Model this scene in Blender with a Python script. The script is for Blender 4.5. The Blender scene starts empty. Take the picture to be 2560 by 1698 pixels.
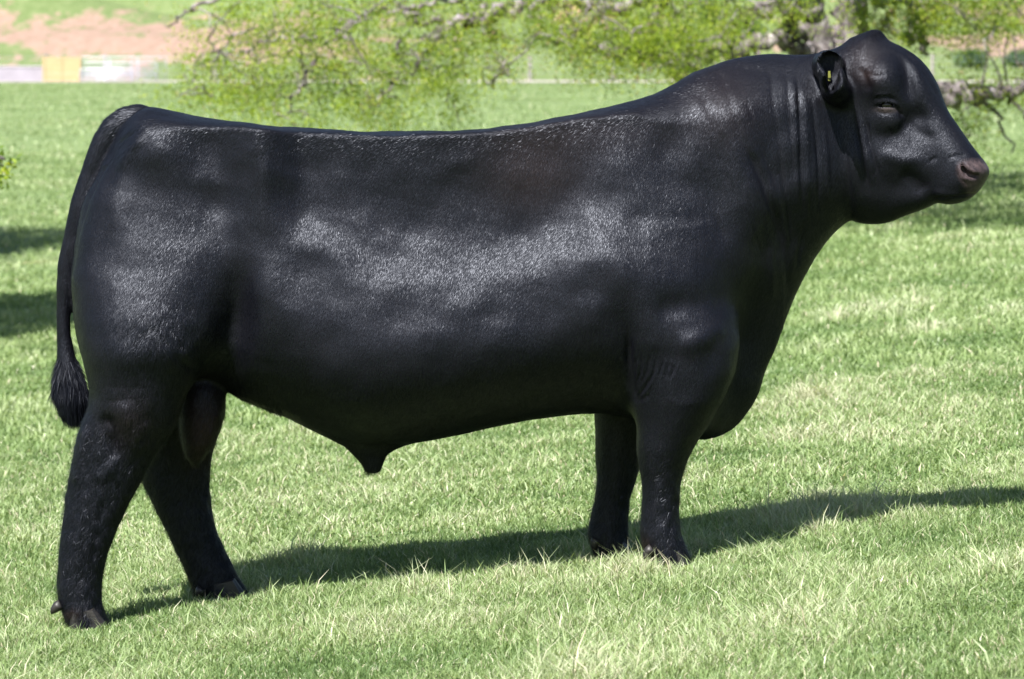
import bpy, math, random
import numpy as np
from mathutils import Vector
R = math.radians
rng = np.random.default_rng(7)
random.seed(7)
scn = bpy.context.scene
COL = scn.collection

# ------------------------------------------------------------------ camera, world, sun
CAM = (0.0, -12.0, 1.3); PITCH = R(2.6); FPX = 9600.0
cd = bpy.data.cameras.new('camera'); cam = bpy.data.objects.new('camera', cd); COL.objects.link(cam)
cam.location = CAM; cam.rotation_euler = (R(90) - PITCH, 0, 0)
cd.sensor_width = 36; cd.lens = 135; cd.clip_start = 0.1; cd.clip_end = 3000
cd.dof.use_dof = True; cd.dof.focus_distance = 11.85; cd.dof.aperture_fstop = 7.6
scn.camera = cam
SUN = Vector((0.33, 0.71, -1.0)).normalized()          # direction the light travels
world = bpy.data.worlds.new('World'); scn.world = world; world.use_nodes = True
nt = world.node_tree; nt.nodes.clear()
sky = nt.nodes.new('ShaderNodeTexSky'); sky.sky_type = 'NISHITA'; sky.sun_disc = False
sky.sun_elevation = math.asin(-SUN.z)
sky.sun_rotation = math.atan2(-SUN.x, -SUN.y)
bg = nt.nodes.new('ShaderNodeBackground'); bg.inputs['Strength'].default_value = 0.052
wo = nt.nodes.new('ShaderNodeOutputWorld')
nt.links.new(sky.outputs[0], bg.inputs[0]); nt.links.new(bg.outputs[0], wo.inputs[0])
sl = bpy.data.lights.new('sun', 'SUN'); sl.energy = 5.0; sl.angle = R(0.53); sl.color = (1.0, 0.965, 0.90)
so = bpy.data.objects.new('sun', sl); COL.objects.link(so)
so.rotation_euler = SUN.to_track_quat('-Z', 'Y').to_euler()
scn.view_settings.view_transform = 'Standard'; scn.view_settings.look = 'None'
scn.view_settings.exposure = 1.6; scn.view_settings.gamma = 1.0
scn.render.engine = 'CYCLES'
scn.cycles.max_bounces = 6; scn.cycles.transparent_max_bounces = 6
scn.cycles.use_denoising = True
try: scn.cycles.denoiser = 'OPENIMAGEDENOISE'
except Exception: pass

cph, sph = math.cos(PITCH), math.sin(PITCH)
def P(px, py, y=0.0):
    """photo pixel (2560 wide) -> world point on the vertical plane at depth y (numpy ok)"""
    u = (np.asarray(px, float) - 1280) / FPX; v = (849 - np.asarray(py, float)) / FPX
    dy = cph + v * sph; dz = -sph + v * cph
    t = (y - CAM[1]) / dy
    return u * t, CAM[2] + t * dz
def proj(X, Y, Z):
    dY = Y - CAM[1]; dZ = Z - CAM[2]
    f = dY * cph - dZ * sph; up = dY * sph + dZ * cph
    return 1280 + FPX * X / f, 849 - FPX * up / f
def V3(px, py, y):
    x, z = P(px, py, y); return Vector((float(x), float(y), float(z)))

# ------------------------------------------------------------------ helpers
def mesh_np(name, verts, loops, sizes, mat=None, parent=None, smooth=True, attrs=None):
    me = bpy.data.meshes.new(name)
    verts = np.asarray(verts, np.float32); loops = np.asarray(loops, np.int32).ravel(); sizes = np.asarray(sizes, np.int32)
    me.vertices.add(len(verts)); me.vertices.foreach_set('co', verts.ravel())
    me.loops.add(len(loops)); me.loops.foreach_set('vertex_index', loops)
    me.polygons.add(len(sizes))
    st = np.zeros(len(sizes), np.int32); st[1:] = np.cumsum(sizes)[:-1]
    me.polygons.foreach_set('loop_start', st)
    me.polygons.foreach_set('use_smooth', np.full(len(sizes), smooth))
    me.update(calc_edges=True)
    for k, a in (attrs or {}).items():
        a = np.asarray(a, np.float32)
        at = me.attributes.new(k, 'FLOAT', 'POINT'); at.data.foreach_set('value', a.ravel())
    me.validate()
    o = bpy.data.objects.new(name, me); COL.objects.link(o)
    if mat: me.materials.append(mat)
    if parent: o.parent = parent
    return o
def tag(o, label=None, cat=None, group=None, kind=None):
    if label: o['label'] = label
    if cat: o['category'] = cat
    if group: o['group'] = group
    if kind: o['kind'] = kind
    return o
def empty(name, loc=(0, 0, 0)):
    o = bpy.data.objects.new(name, None); COL.objects.link(o); o.location = loc; return o

class MB:
    def __init__(s): s.v = []; s.f = []
    def box(s, c, h, rz=0.0):
        cx, cy, cz = c; hx, hy, hz = h; b = len(s.v); co, si = math.cos(rz), math.sin(rz)
        for z in (-hz, hz):
            for x, y in ((-hx, -hy), (hx, -hy), (hx, hy), (-hx, hy)):
                s.v.append((cx + x * co - y * si, cy + x * si + y * co, cz + z))
        s.f += [(b, b+3, b+2, b+1), (b+4, b+5, b+6, b+7), (b, b+1, b+5, b+4), (b+1, b+2, b+6, b+5), (b+2, b+3, b+7, b+6), (b+3, b, b+4, b+7)]
    def tube(s, pts, rad, n=8, jit=0.0, cap=True):
        pts = [Vector(p) for p in pts]; m = len(pts); b = len(s.v)
        for i, p in enumerate(pts):
            d = (pts[min(i + 1, m - 1)] - pts[max(i - 1, 0)]).normalized()
            a = d.cross(Vector((0, 1, 0)) if abs(d.y) < .9 else Vector((1, 0, 0))).normalized(); c = d.cross(a)
            r = rad[i] if hasattr(rad, '__len__') else rad
            for k in range(n):
                t = 2 * math.pi * k / n; rr = r * (1 + jit * (random.random() - .5) * 2)
                q = p + a * math.cos(t) * rr + c * math.sin(t) * rr; s.v.append(tuple(q))
        for i in range(m - 1):
            for k in range(n):
                k2 = (k + 1) % n; s.f.append((b + i*n + k, b + i*n + k2, b + (i+1)*n + k2, b + (i+1)*n + k))
        if cap:
            s.f.append(tuple(b + k for k in range(n))[::-1]); s.f.append(tuple(b + (m-1)*n + k for k in range(n)))
    def build(s, name, mat=None, parent=None, smooth=False, org=(0, 0, 0)):
        v = np.array(s.v, np.float32) - np.array(org, np.float32)
        return mesh_np(name, v, np.concatenate([np.array(f) for f in s.f]), [len(f) for f in s.f], mat, parent, smooth)

def new_mat(name):
    m = bpy.data.materials.new(name); m.use_nodes = True; m.node_tree.nodes.clear(); return m, m.node_tree
def N(nt, t, **kw):
    n = nt.nodes.new(t)
    for k, v in kw.items():
        if k.startswith('i_'): n.inputs[k[2:].replace('_', ' ')].default_value = v
        else: setattr(n, k, v)
    return n
def L(nt, a, b): nt.links.new(a, b)
def ramp(nt, stops, src=None, interp='LINEAR'):
    r = N(nt, 'ShaderNodeValToRGB'); cr = r.color_ramp; cr.interpolation = interp
    while len(cr.elements) < len(stops): cr.elements.new(0.5)
    for e, (p, c) in zip(cr.elements, stops): e.position = p; e.color = (*c, 1) if len(c) == 3 else c
    if src is not None: L(nt, src, r.inputs[0])
    return r
def noise(nt, scale, detail=4, rough=.55, vec=None, dist=0):
    n = N(nt, 'ShaderNodeTexNoise'); n.inputs['Scale'].default_value = scale; n.inputs['Detail'].default_value = detail
    n.inputs['Roughness'].default_value = rough; n.inputs['Distortion'].default_value = dist
    if vec is not None: L(nt, vec, n.inputs['Vector'])
    return n
def mapped(nt, scale=(1, 1, 1), src='Object', rot=(0, 0, 0)):
    tc = N(nt, 'ShaderNodeTexCoord'); mp = N(nt, 'ShaderNodeMapping'); mp.inputs['Scale'].default_value = scale
    mp.inputs['Rotation'].default_value = rot
    L(nt, tc.outputs[src], mp.inputs['Vector']); return mp.outputs[0]
def mix(nt, a, b, f, blend='MIX'):
    m = N(nt, 'ShaderNodeMix', data_type='RGBA', blend_type=blend)
    for s, q in ((a, 6), (b, 7), (f, 0)):
        if isinstance(s, (int, float)): m.inputs[q].default_value = s
        elif isinstance(s, tuple): m.inputs[q].default_value = (*s, 1)
        else: L(nt, s, m.inputs[q])
    return m.outputs[2]
def mth(nt, op, a, b=0.0, clamp=False):
    m = N(nt, 'ShaderNodeMath', operation=op, use_clamp=clamp)
    for i, s in enumerate((a, b)):
        if isinstance(s, (int, float)): m.inputs[i].default_value = s
        else: L(nt, s, m.inputs[i])
    return m.outputs[0]
def principled(nt, base=(.5, .5, .5), rough=.6, bump=None, strength=.3, dist=.01, spec=.5, metal=0.0):
    p = N(nt, 'ShaderNodeBsdfPrincipled'); o = N(nt, 'ShaderNodeOutputMaterial')
    if isinstance(base, tuple): p.inputs['Base Color'].default_value = (*base, 1)
    else: L(nt, base, p.inputs['Base Color'])
    if isinstance(rough, (int, float)): p.inputs['Roughness'].default_value = rough
    else: L(nt, rough, p.inputs['Roughness'])
    p.inputs['Specular IOR Level'].default_value = spec; p.inputs['Metallic'].default_value = metal
    if bump is not None:
        b = N(nt, 'ShaderNodeBump'); b.inputs['Strength'].default_value = strength; b.inputs['Distance'].default_value = dist
        L(nt, bump, b.inputs['Height']); L(nt, b.outputs[0], p.inputs['Normal'])
    L(nt, p.outputs[0], o.inputs[0]); return p, o
def simple(name, col, rough=.6, metal=0.0, nscale=8, var=.25, bump=.2):
    m, t = new_mat(name); v = mapped(t); n = noise(t, nscale, 5, .6, v)
    c2 = tuple(c * (1 - var) for c in col); c3 = tuple(min(1, c * (1 + var)) for c in col)
    r = ramp(t, [(.3, c2), (.7, c3)], n.outputs[0]); principled(t, r.outputs[0], rough, n.outputs[0], bump, .01, metal=metal); return m

# ------------------------------------------------------------------ terrain
def sstep(a, b, x):
    t = np.clip((x - a) / (b - a), 0, 1); return t * t * (3 - 2 * t)
ROADY = 200.0
_r = np.random.default_rng(3)
_w = [(_r.uniform(.03, .5), _r.uniform(0, 6.28), _r.uniform(0, 6.28)) for _ in range(14)]
def lump(x, y, s):
    v = 0 * x
    for k, (f, a, p) in enumerate(_w): v = v + np.sin((x * math.cos(a) + y * math.sin(a)) * f * s * 6.28 + p) / 14 ** .5
    return v
def gz(x, y):
    x = np.asarray(x, float); y = np.asarray(y, float)
    q = np.clip((y - 5) / 2.2, -30, 90)
    z = 0.03 * 2.2 * np.where(q > 30, q, np.log1p(np.exp(np.minimum(q, 30))))
    z = z + 0.1 * 11 * np.tanh(x / 11) * (1 - sstep(3, 70, y))
    z = z + .006 * lump(x, y, 1.2) * sstep(-1, 2, np.abs(y)) + .05 * lump(x, y, .18) * sstep(8, 30, y) * (1 - sstep(120, 190, y))
    zr = 0.03 * (ROADY - 5)
    z = np.where(y > ROADY, zr + (np.minimum(y, ROADY + 7) - ROADY) * .035, z)
    h = np.maximum(y - ROADY - 7, 0)
    hill = h * .15 * sstep(0, 12, h) + 1.2 * lump(x, y, .12) * sstep(5, 40, h)
    return z + hill
def grid_sheet(name, xs, ys, mat, lift=0.0):
    X, Y = np.meshgrid(xs, ys, indexing='ij'); Z = gz(X, Y) + lift
    v = np.stack([X, Y, Z], -1).reshape(-1, 3); nx, ny = len(xs), len(ys)
    i = np.arange(nx * ny).reshape(nx, ny)
    q = np.stack([i[:-1, :-1], i[1:, :-1], i[1:, 1:], i[:-1, 1:]], -1).reshape(-1, 4)
    return mesh_np(name, v, q, np.full(len(q), 4), mat)
def axis(segs):
    out = []
    for a, b, st in segs: out += list(np.arange(a, b - 1e-9, st))
    return np.array(out + [segs[-1][1]])

# field material: far grass, mottled
m, t = new_mat('meadow_soil_and_turf'); v = mapped(t)
n1 = noise(t, .35, 6, .6, v); n2 = noise(t, 3.0, 8, .65, v); n3 = noise(t, 40, 6, .7, v)
n4 = noise(t, 1.1, 5, .6, mapped(t, (.45, 1.0, 1)))
r1 = ramp(t, [(.3, (.085, .130, .045)), (.5, (.125, .180, .070)), (.72, (.185, .225, .110))], n1.outputs[0])
r2 = ramp(t, [(.3, (.075, .120, .04)), (.5, (.13, .185, .07)), (.75, (.21, .25, .13))], n2.outputs[0])
c = mix(t, r1.outputs[0], r2.outputs[0], .5)
r3 = ramp(t, [(.25, (.5, .5, .5)), (.75, (1.35, 1.35, 1.3))], n3.outputs[0])
c = mix(t, c, r3.outputs[0], .75, 'MULTIPLY')
rb = ramp(t, [(.60, (0, 0, 0)), (.74, (.55, .55, .55))], n4.outputs[0])
c = mix(t, c, (.26, .20, .10), rb.outputs[0])
principled(t, c, .85, n3.outputs[0], .8, .03, spec=.25)
M_FIELD = m
m, t = new_mat('hillside_red_clay_and_grass'); v = mapped(t)
n1 = noise(t, .55, 8, .72, mapped(t, (.6, .22, 1.0))); n2 = noise(t, 1.6, 8, .8, mapped(t, (1, .3, 1))); n3 = noise(t, .05, 3, .5, v)
green = ramp(t, [(.3, (.075, .115, .035)), (.55, (.125, .165, .065)), (.8, (.20, .22, .12))], n2.outputs[0])
clay = ramp(t, [(.3, (.19, .125, .095)), (.6, (.27, .19, .15)), (.8, (.34, .27, .23))], n2.outputs[0])
tc = N(t, 'ShaderNodeTexCoord'); sx = N(t, 'ShaderNodeSeparateXYZ'); L(t, tc.outputs['Object'], sx.inputs[0])
# clay shows where the bank is bare: two eroded bands
at = N(t, 'ShaderNodeAttribute', attribute_name='clay')
f = mth(t, 'ADD', mth(t, 'MULTIPLY', mth(t, 'SUBTRACT', n1.outputs[0], .5), 3.0), mth(t, 'MULTIPLY', mth(t, 'SUBTRACT', n2.outputs[0], .5), 1.2))
f = mth(t, 'ADD', f, at.outputs['Fac'])
f = ramp(t, [(.42, (0, 0, 0)), (.60, (1, 1, 1))], f)
principled(t, mix(t, green.outputs[0], clay.outputs[0], f.outputs[0]), .9, n2.outputs[0], .6, .3, spec=.2)
M_HILL = m
m, t = new_mat('pale_gravel_road'); v = mapped(t); n1 = noise(t, 2.5, 8, .7, v)
r1 = ramp(t, [(.3, (.26, .225, .22)), (.7, (.42, .37, .365))], n1.outputs[0]); principled(t, r1.outputs[0], .9, n1.outputs[0], .4, .05, spec=.2)
M_ROAD = m

xs = axis([(-160, -40, 8), (-40, -12, 1.0), (-12, -4, .4), (-4, 4, .12), (4, 12, .4), (12, 40, 1.0), (40, 160, 8)])
field = grid_sheet('field', xs, axis([(-40, -4, 3), (-4, 6, .12), (6, 30, .4), (30, 80, 1.2), (80, ROADY, 4)]), M_FIELD)
field['kind'] = 'structure'
hx = axis([(-260, -50, 10), (-50, 50, 1.0), (50, 260, 10)])
hill = grid_sheet('hillside', hx, axis([(ROADY, ROADY + 60, 1.0), (ROADY + 60, ROADY + 300, 6)]), M_HILL)
hill['kind'] = 'structure'
hv = np.empty(len(hill.data.vertices) * 3, np.float32); hill.data.vertices.foreach_get('co', hv); hv = hv.reshape(-1, 3)
hpx, hpy = proj(hv[:, 0], hv[:, 1], hv[:, 2])
def G(cx, cy, sx_, sy_): return np.exp(-((hpx - cx) / sx_) ** 2 - ((hpy - cy) / sy_) ** 2)
clayv = 0.20 + .34 * G(60, 90, 230, 52) + .38 * G(430, 105, 300, 42) + .30 * G(760, 110, 300, 60) + .75 * G(2450, 105, 200, 26) + .3 * G(2520, 40, 90, 20) + .3 * G(1480, 25, 90, 30) \
    + .25 * G(1950, 60, 160, 40) + .2 * G(2600, 40, 120, 40) + .18 * G(300, 70, 500, 70) - .25 * G(300, 10, 300, 24) - .3 * G(1400, 160, 260, 40) - .3 * G(2400, 170, 240, 40) + .3 * G(200, 185, 420, 16)
at = hill.data.attributes.new('clay', 'FLOAT', 'POINT'); at.data.foreach_set('value', clayv.astype(np.float32))
road = grid_sheet('gravel_road', axis([(-160, -60, 10), (-60, 60, 2), (60, 160, 10)]), axis([(ROADY - .6, ROADY + 6.6, .6)]), M_ROAD, .02)
road['kind'] = 'structure'

# ------------------------------------------------------------------ grass blades
m, t = new_mat('grass_blade')
at = N(t, 'ShaderNodeAttribute', attribute_name='tint'); ah = N(t, 'ShaderNodeAttribute', attribute_name='along')
r1 = ramp(t, [(0, (.085, .145, .045)), (.3, (.158, .230, .082)), (.55, (.246, .318, .136)), (.8, (.36, .41, .245)), (.93, (.48, .46, .34)), (1, (.52, .44, .33))], at.outputs['Fac'])
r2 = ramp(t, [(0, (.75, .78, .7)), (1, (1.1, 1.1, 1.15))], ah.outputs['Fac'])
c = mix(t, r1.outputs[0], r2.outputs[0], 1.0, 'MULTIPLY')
p = N(t, 'ShaderNodeBsdfPrincipled'); L(t, c, p.inputs['Base Color']); p.inputs['Roughness'].default_value = .48
p.inputs['Specular IOR Level'].default_value = .5
tr = N(t, 'ShaderNodeBsdfTranslucent'); L(t, mix(t, c, (1.15, 1.2, .6), 1.0, 'MULTIPLY'), tr.inputs[0])
ms = N(t, 'ShaderNodeMixShader'); ms.inputs[0].default_value = .34; o = N(t, 'ShaderNodeOutputMaterial')
L(t, p.outputs[0], ms.inputs[1]); L(t, tr.outputs[0], ms.inputs[2]); L(t, ms.outputs[0], o.inputs[0])
M_GRASS = m
def patch(x, y, s, seed):
    r = np.random.default_rng(seed); v = 0 * x
    for k in range(10):
        f = r.uniform(.4, 2.2) * s; a = r.uniform(0, 6.28); v = v + np.sin((x * math.cos(a) + y * math.sin(a)) * f * 6.28 + r.uniform(0, 6.28))
    return v / 3.2
def blades(bands, seed):
    r = np.random.default_rng(seed); VS = []; TI = []; AL = []
    for (y0, y1, n, h0, h1, w0, w1, marg) in bands:
        k = int(n * 1.9); y = r.uniform(y0, y1, k); zd = y + 12
        wmax = (y1 + 12) * .1333 + marg; x = r.uniform(-wmax, wmax, k)
        ok = np.abs(x) < zd * .1333 + marg; x = x[ok][:n]; y = y[ok][:n]; k = len(x)
        z = gz(x, y)
        pt = patch(x, y, .35, 5) ; pf = patch(x, y, 1.6, 6) + .6 * patch(x, y, .8, 8)
        hh = r.uniform(h0, h1, k) * np.exp(.20 * pt + .30 * pf) * np.where(r.random(k) < .05, 1.8, 1)
        ww = r.uniform(w0, w1, k) * np.where(r.random(k) < .06, 1.8, 1)
        for hx_, hy_ in ((.50, -.24), (.33, .17), (-1.30, -.30), (-.86, .18)): hh = hh * (1 - .72 * np.exp(-((x - hx_) / .10) ** 2 - ((y - hy_) / .16) ** 2))
        ang = r.uniform(0, 6.28, k); lean = r.uniform(.15, 1.1, k) * hh
        lx = np.cos(ang) * lean; ly = np.sin(ang) * lean
        fa = r.uniform(0, 6.28, k); wx = np.cos(fa) * ww / 2; wy = np.sin(fa) * ww / 2
        ti = np.clip(.42 + .16 * pt + .13 * pf + r.normal(0, .17 if y1 < 10 else .05, k), 0, .9)
        dry = r.random(k) < (1 if y1 < 10 else .3) * (.06 + .05 * np.clip(pt, 0, 1)); ti = np.where(dry, r.uniform(.85, 1, k), ti)
        P0 = np.stack([x, y, z - .004], -1); W = np.stack([wx, wy, 0 * wx], -1)
        P1 = np.stack([x + lx * .35, y + ly * .35, z + hh * .6], -1); P2 = np.stack([x + lx, y + ly, z + hh * (1 - .12 * r.random(k))], -1)
        vs = np.stack([P0 - W, P0 + W, P1 - W * .85, P1 + W * .85, P2], 1)
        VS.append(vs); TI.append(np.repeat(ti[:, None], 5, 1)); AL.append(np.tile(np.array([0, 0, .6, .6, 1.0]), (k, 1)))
    vs = np.concatenate(VS); k = len(vs); b = np.arange(k)[:, None] * 5
    lp = np.concatenate([b + np.array([0, 1, 3, 2]), b + np.array([2, 3, 4])], 1)
    return vs.reshape(-1, 3), lp.ravel(), np.tile(np.array([4, 3]), k), {'tint': np.concatenate(TI).ravel(), 'along': np.concatenate(AL).ravel()}
v, lp, sz, at_ = blades([(-3.2, 1.5, 400000, .014, .045, .0022, .0042, 1.0), (1.5, 7, 250000, .015, .04, .004, .0068, 1.6),
                         (7, 22, 190000, .02, .045, .007, .013, 2.5), (22, 60, 150000, .025, .05, .012, .024, 5.0), (60, 199, 100000, .03, .07, .02, .04, 6.0)], 11)
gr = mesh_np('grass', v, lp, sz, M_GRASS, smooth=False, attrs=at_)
tag(gr, 'short pasture grass blades covering the near field', 'grass', kind='stuff')
# broad-leaved clover in the turf
def clover():
    r = np.random.default_rng(21); cs = [(r.uniform(-2.2, 2.4), r.uniform(-2.4, 4)) for _ in range(46)]; VS = []; TI = []
    for cx, cy in cs:
        n = r.integers(40, 170); s = r.uniform(.06, .24)
        x = cx + r.normal(0, s, n); y = cy + r.normal(0, s * 1.4, n); z = gz(x, y) + r.uniform(.018, .042, n)
        for i in range(n):
            th = r.uniform(0, 6.28); L_ = r.uniform(.007, .012); tl = r.uniform(-.35, .35)
            for a in (0, 2.09, 4.19):
                d = np.array([math.cos(th + a), math.sin(th + a), tl * math.cos(a)]); q = np.array([-d[1], d[0], 0])
                c0 = np.array([x[i], y[i], z[i]])
                VS.append([c0, c0 + d * L_ * .6 + q * L_ * .5, c0 + d * L_ * 1.15 + q * .0, c0 + d * L_ * .6 - q * L_ * .5]); TI.append(r.uniform(.22, .5))
    vs = np.array(VS); k = len(vs)
    return vs.reshape(-1, 3), np.arange(k * 4), np.full(k, 4), {'tint': np.repeat(TI, 4), 'along': np.full(k * 4, .7)}
v, lp, sz, at_ = clover()
tag(mesh_np('clover', v, lp, sz, M_GRASS, smooth=False, attrs=at_), 'small round clover leaves scattered low in the turf', 'clover', kind='stuff')

#@@BG@@
# ------------------------------------------------------------------ trees
m, t = new_mat('lichen_bark'); v = mapped(t); n1 = noise(t, 9, 6, .7, v); n2 = noise(t, 2.2, 4, .6, v); n3 = noise(t, 1, 4, .6, mapped(t, (30, 30, 6)))
r1 = ramp(t, [(.32, (.08, .068, .065)), (.5, (.20, .18, .178)), (.66, (.37, .355, .365))], n1.outputs[0]); r2 = ramp(t, [(.35, (.28, .26, .26)), (.65, (1.1, 1.05, 1.1))], n2.outputs[0])
principled(t, mix(t, r1.outputs[0], r2.outputs[0], 1.0, 'MULTIPLY'), .9, n3.outputs[0], .8, .02, spec=.2); M_BARK = m
def leaf_mat(name, stops, tr=.5):
    m, t = new_mat(name); at = N(t, 'ShaderNodeAttribute', attribute_name='tint'); r1 = ramp(t, stops, at.outputs['Fac'])
    p = N(t, 'ShaderNodeBsdfPrincipled'); L(t, r1.outputs[0], p.inputs['Base Color']); p.inputs['Roughness'].default_value = .5
    tr_ = N(t, 'ShaderNodeBsdfTranslucent'); L(t, mix(t, r1.outputs[0], (1.2, 1.15, .5), 1.0, 'MULTIPLY'), tr_.inputs[0])
    ms = N(t, 'ShaderNodeMixShader'); ms.inputs[0].default_value = tr; o = N(t, 'ShaderNodeOutputMaterial')
    L(t, p.outputs[0], ms.inputs[1]); L(t, tr_.outputs[0], ms.inputs[2]); L(t, ms.outputs[0], o.inputs[0]); return m
M_LEAF = leaf_mat('spring_leaf', [(0, (.07, .13, .012)), (.35, (.165, .25, .020)), (.7, (.29, .375, .030)), (.92, (.38, .42, .06)), (1, (.32, .24, .13))])
M_BUSH = leaf_mat('dark_shrub_leaf', [(0, (.015, .045, .018)), (.6, (.04, .10, .03)), (1, (.09, .17, .05))], .25)
def limb_pts(pts, sub=6, wob=.06, r=random):
    """pts (x,y,z,rad) -> smoothed wobbling polyline"""
    a = np.array(pts, float); n = len(a); tt = np.linspace(0, n - 1, (n - 1) * sub + 1); o_ = np.stack([np.interp(tt, np.arange(n), a[:, c_]) for c_ in range(4)], -1)
    for _ in range(2): o_[1:-1] = (o_[:-2] + 2 * o_[1:-1] + o_[2:]) / 4
    w = np.array([[r.uniform(-1, 1) * wob for _ in range(3)] for _ in o_]); w[0] = 0
    o_[:, :3] += w * np.minimum(1, o_[:, 3:] * 14 + .25); return o_
def crown_mesh(name, centers, limbs, parent, lsize, nper, spread, seed, twig_p=.32, mat=None, kink=.25, tr=.007):
    r = np.random.default_rng(seed); LP = np.concatenate(limbs) if limbs else None
    v, f, mi, ti = [], [], [], []; tv = MB()
    cs = np.array(centers)
    if LP is not None:
        used = []
        for c_ in cs:
            if r.random() > twig_p: continue
            d = np.linalg.norm(LP[:, :3] - c_, axis=1) + r.uniform(0, .4, len(LP)); s_ = LP[d.argmin(), :3]
            if used and r.random() < .6:
                U = np.array(used[-400:]); du = np.linalg.norm(U - c_, axis=1)
                if du.min() < d.min(): s_ = U[du.argmin()]
            if np.linalg.norm(c_ - s_) > 1.1: continue
            mid = (s_ + c_) / 2 + r.normal(0, kink * np.linalg.norm(c_ - s_) * .5 + .01, 3) + np.array([0, 0, .12 * np.linalg.norm(c_ - s_)])
            q1 = s_ * .5 + mid * .5 + r.normal(0, .03, 3); used += [mid, c_]
            tv.tube([s_, q1, mid, mid * .5 + c_ * .5 + r.normal(0, .03, 3), c_], [tr * 1.7, tr * 1.5, tr * 1.2, tr, tr * .5], 4, cap=False)
    n = len(cs) * nper; c_ = np.repeat(cs, nper, 0); sp = np.repeat(r.uniform(.5, 1.5, len(cs)) * spread, nper)[:, None]
    ctr = c_ + r.normal(0, 1, (n, 3)) * sp * np.array([1, 1, .75]); ctr[:, 2] -= .3 * np.abs(r.normal(0, 1, n)) * sp[:, 0]
    a = r.normal(0, 1, (n, 3)); a /= np.linalg.norm(a, axis=1, keepdims=True); b_ = np.cross(a, r.normal(0, 1, (n, 3))); b_ /= np.linalg.norm(b_, axis=1, keepdims=True)
    s_ = (r.uniform(.6, 1.3, n) * lsize)[:, None]; nrm = np.cross(a, b_) * s_ * .25
    vs = np.stack([ctr - a * s_, ctr - b_ * s_ * .55 + nrm, ctr + a * s_, ctr + b_ * s_ * .55 + nrm], 1).reshape(-1, 3)
    tint = np.repeat(np.clip(np.repeat(r.normal(.48, .22, len(cs)), nper) + r.normal(0, .15, n), 0, 1), 4)
    fs = np.arange(n * 4).reshape(-1, 4)
    nv = len(vs); tvv = np.array(tv.v) if tv.v else np.zeros((0, 3)); tf = (np.array(tv.f) + nv) if tv.f else np.zeros((0, 4), int)
    allf = np.concatenate([fs, tf]).astype(int)
    o = mesh_np(name, np.concatenate([vs, tvv]), allf, np.full(len(allf), 4), mat or M_LEAF, parent, False, {'tint': np.concatenate([tint, np.zeros(len(tvv))])})
    o.data.materials.append(M_BARK); mi = np.zeros(len(allf), np.int32); mi[n:] = 1; o.data.polygons.foreach_set('material_index', mi)
    return o
def build_tree(name, base, trunk, branches, centers, label, cat, lsize, nper, spread, seed, group=None, **kw):
    t_ = empty(name, base); tag(t_, label, cat, group); B = np.array(base)
    lim = []
    def rel(pp): return [(p_[0] - B[0], p_[1] - B[1], p_[2] - B[2]) for p_ in pp]
    for k, tr_ in enumerate(trunk):
        q = limb_pts(tr_, 6, .10); lim.append(q); mb = MB(); mb.tube(rel(q), q[:, 3], 14, .10); mb.build('trunk', M_BARK, t_, True)
    for br in branches:
        q = limb_pts(br, 7, .09); lim.append(q); mb = MB(); mb.tube(rel(q), q[:, 3], 9, .16); mb.build('branch', M_BARK, t_, True)
    cc = np.array(centers) - B; ll = [np.concatenate([q[:, :3] - B, q[:, 3:]], 1) for q in lim]
    crown_mesh('crown', cc, ll, t_, lsize, nper, spread, seed, **kw); return t_
TY = 35.0
def T(px, py, y, rad_px): x, z = P(px, py, y); return (float(x), y, float(z), rad_px * (1.35 if px > 1150 else .95) / 204.0)
g0 = float(gz(P(2065, 500, TY)[0], TY)); bx_ = float(P(2065, 500, TY)[0])
trunks = [[(bx_, TY, g0 - .1, .30), T(2055, 330, TY, 46), T(2035, 160, TY, 40), T(2012, 60, TY, 36), T(1985, -60, TY - .3, 32), T(1950, -300, TY - .6, 26), T(1900, -620, TY - .8, 12)],
          [T(2060, 330, TY, 38), T(2100, 180, TY + .2, 34), T(2124, 60, TY + .4, 30), T(2140, -90, TY + .6, 26), T(2200, -350, TY + .8, 18), T(2260, -650, TY + 1, 8)]]
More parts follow.
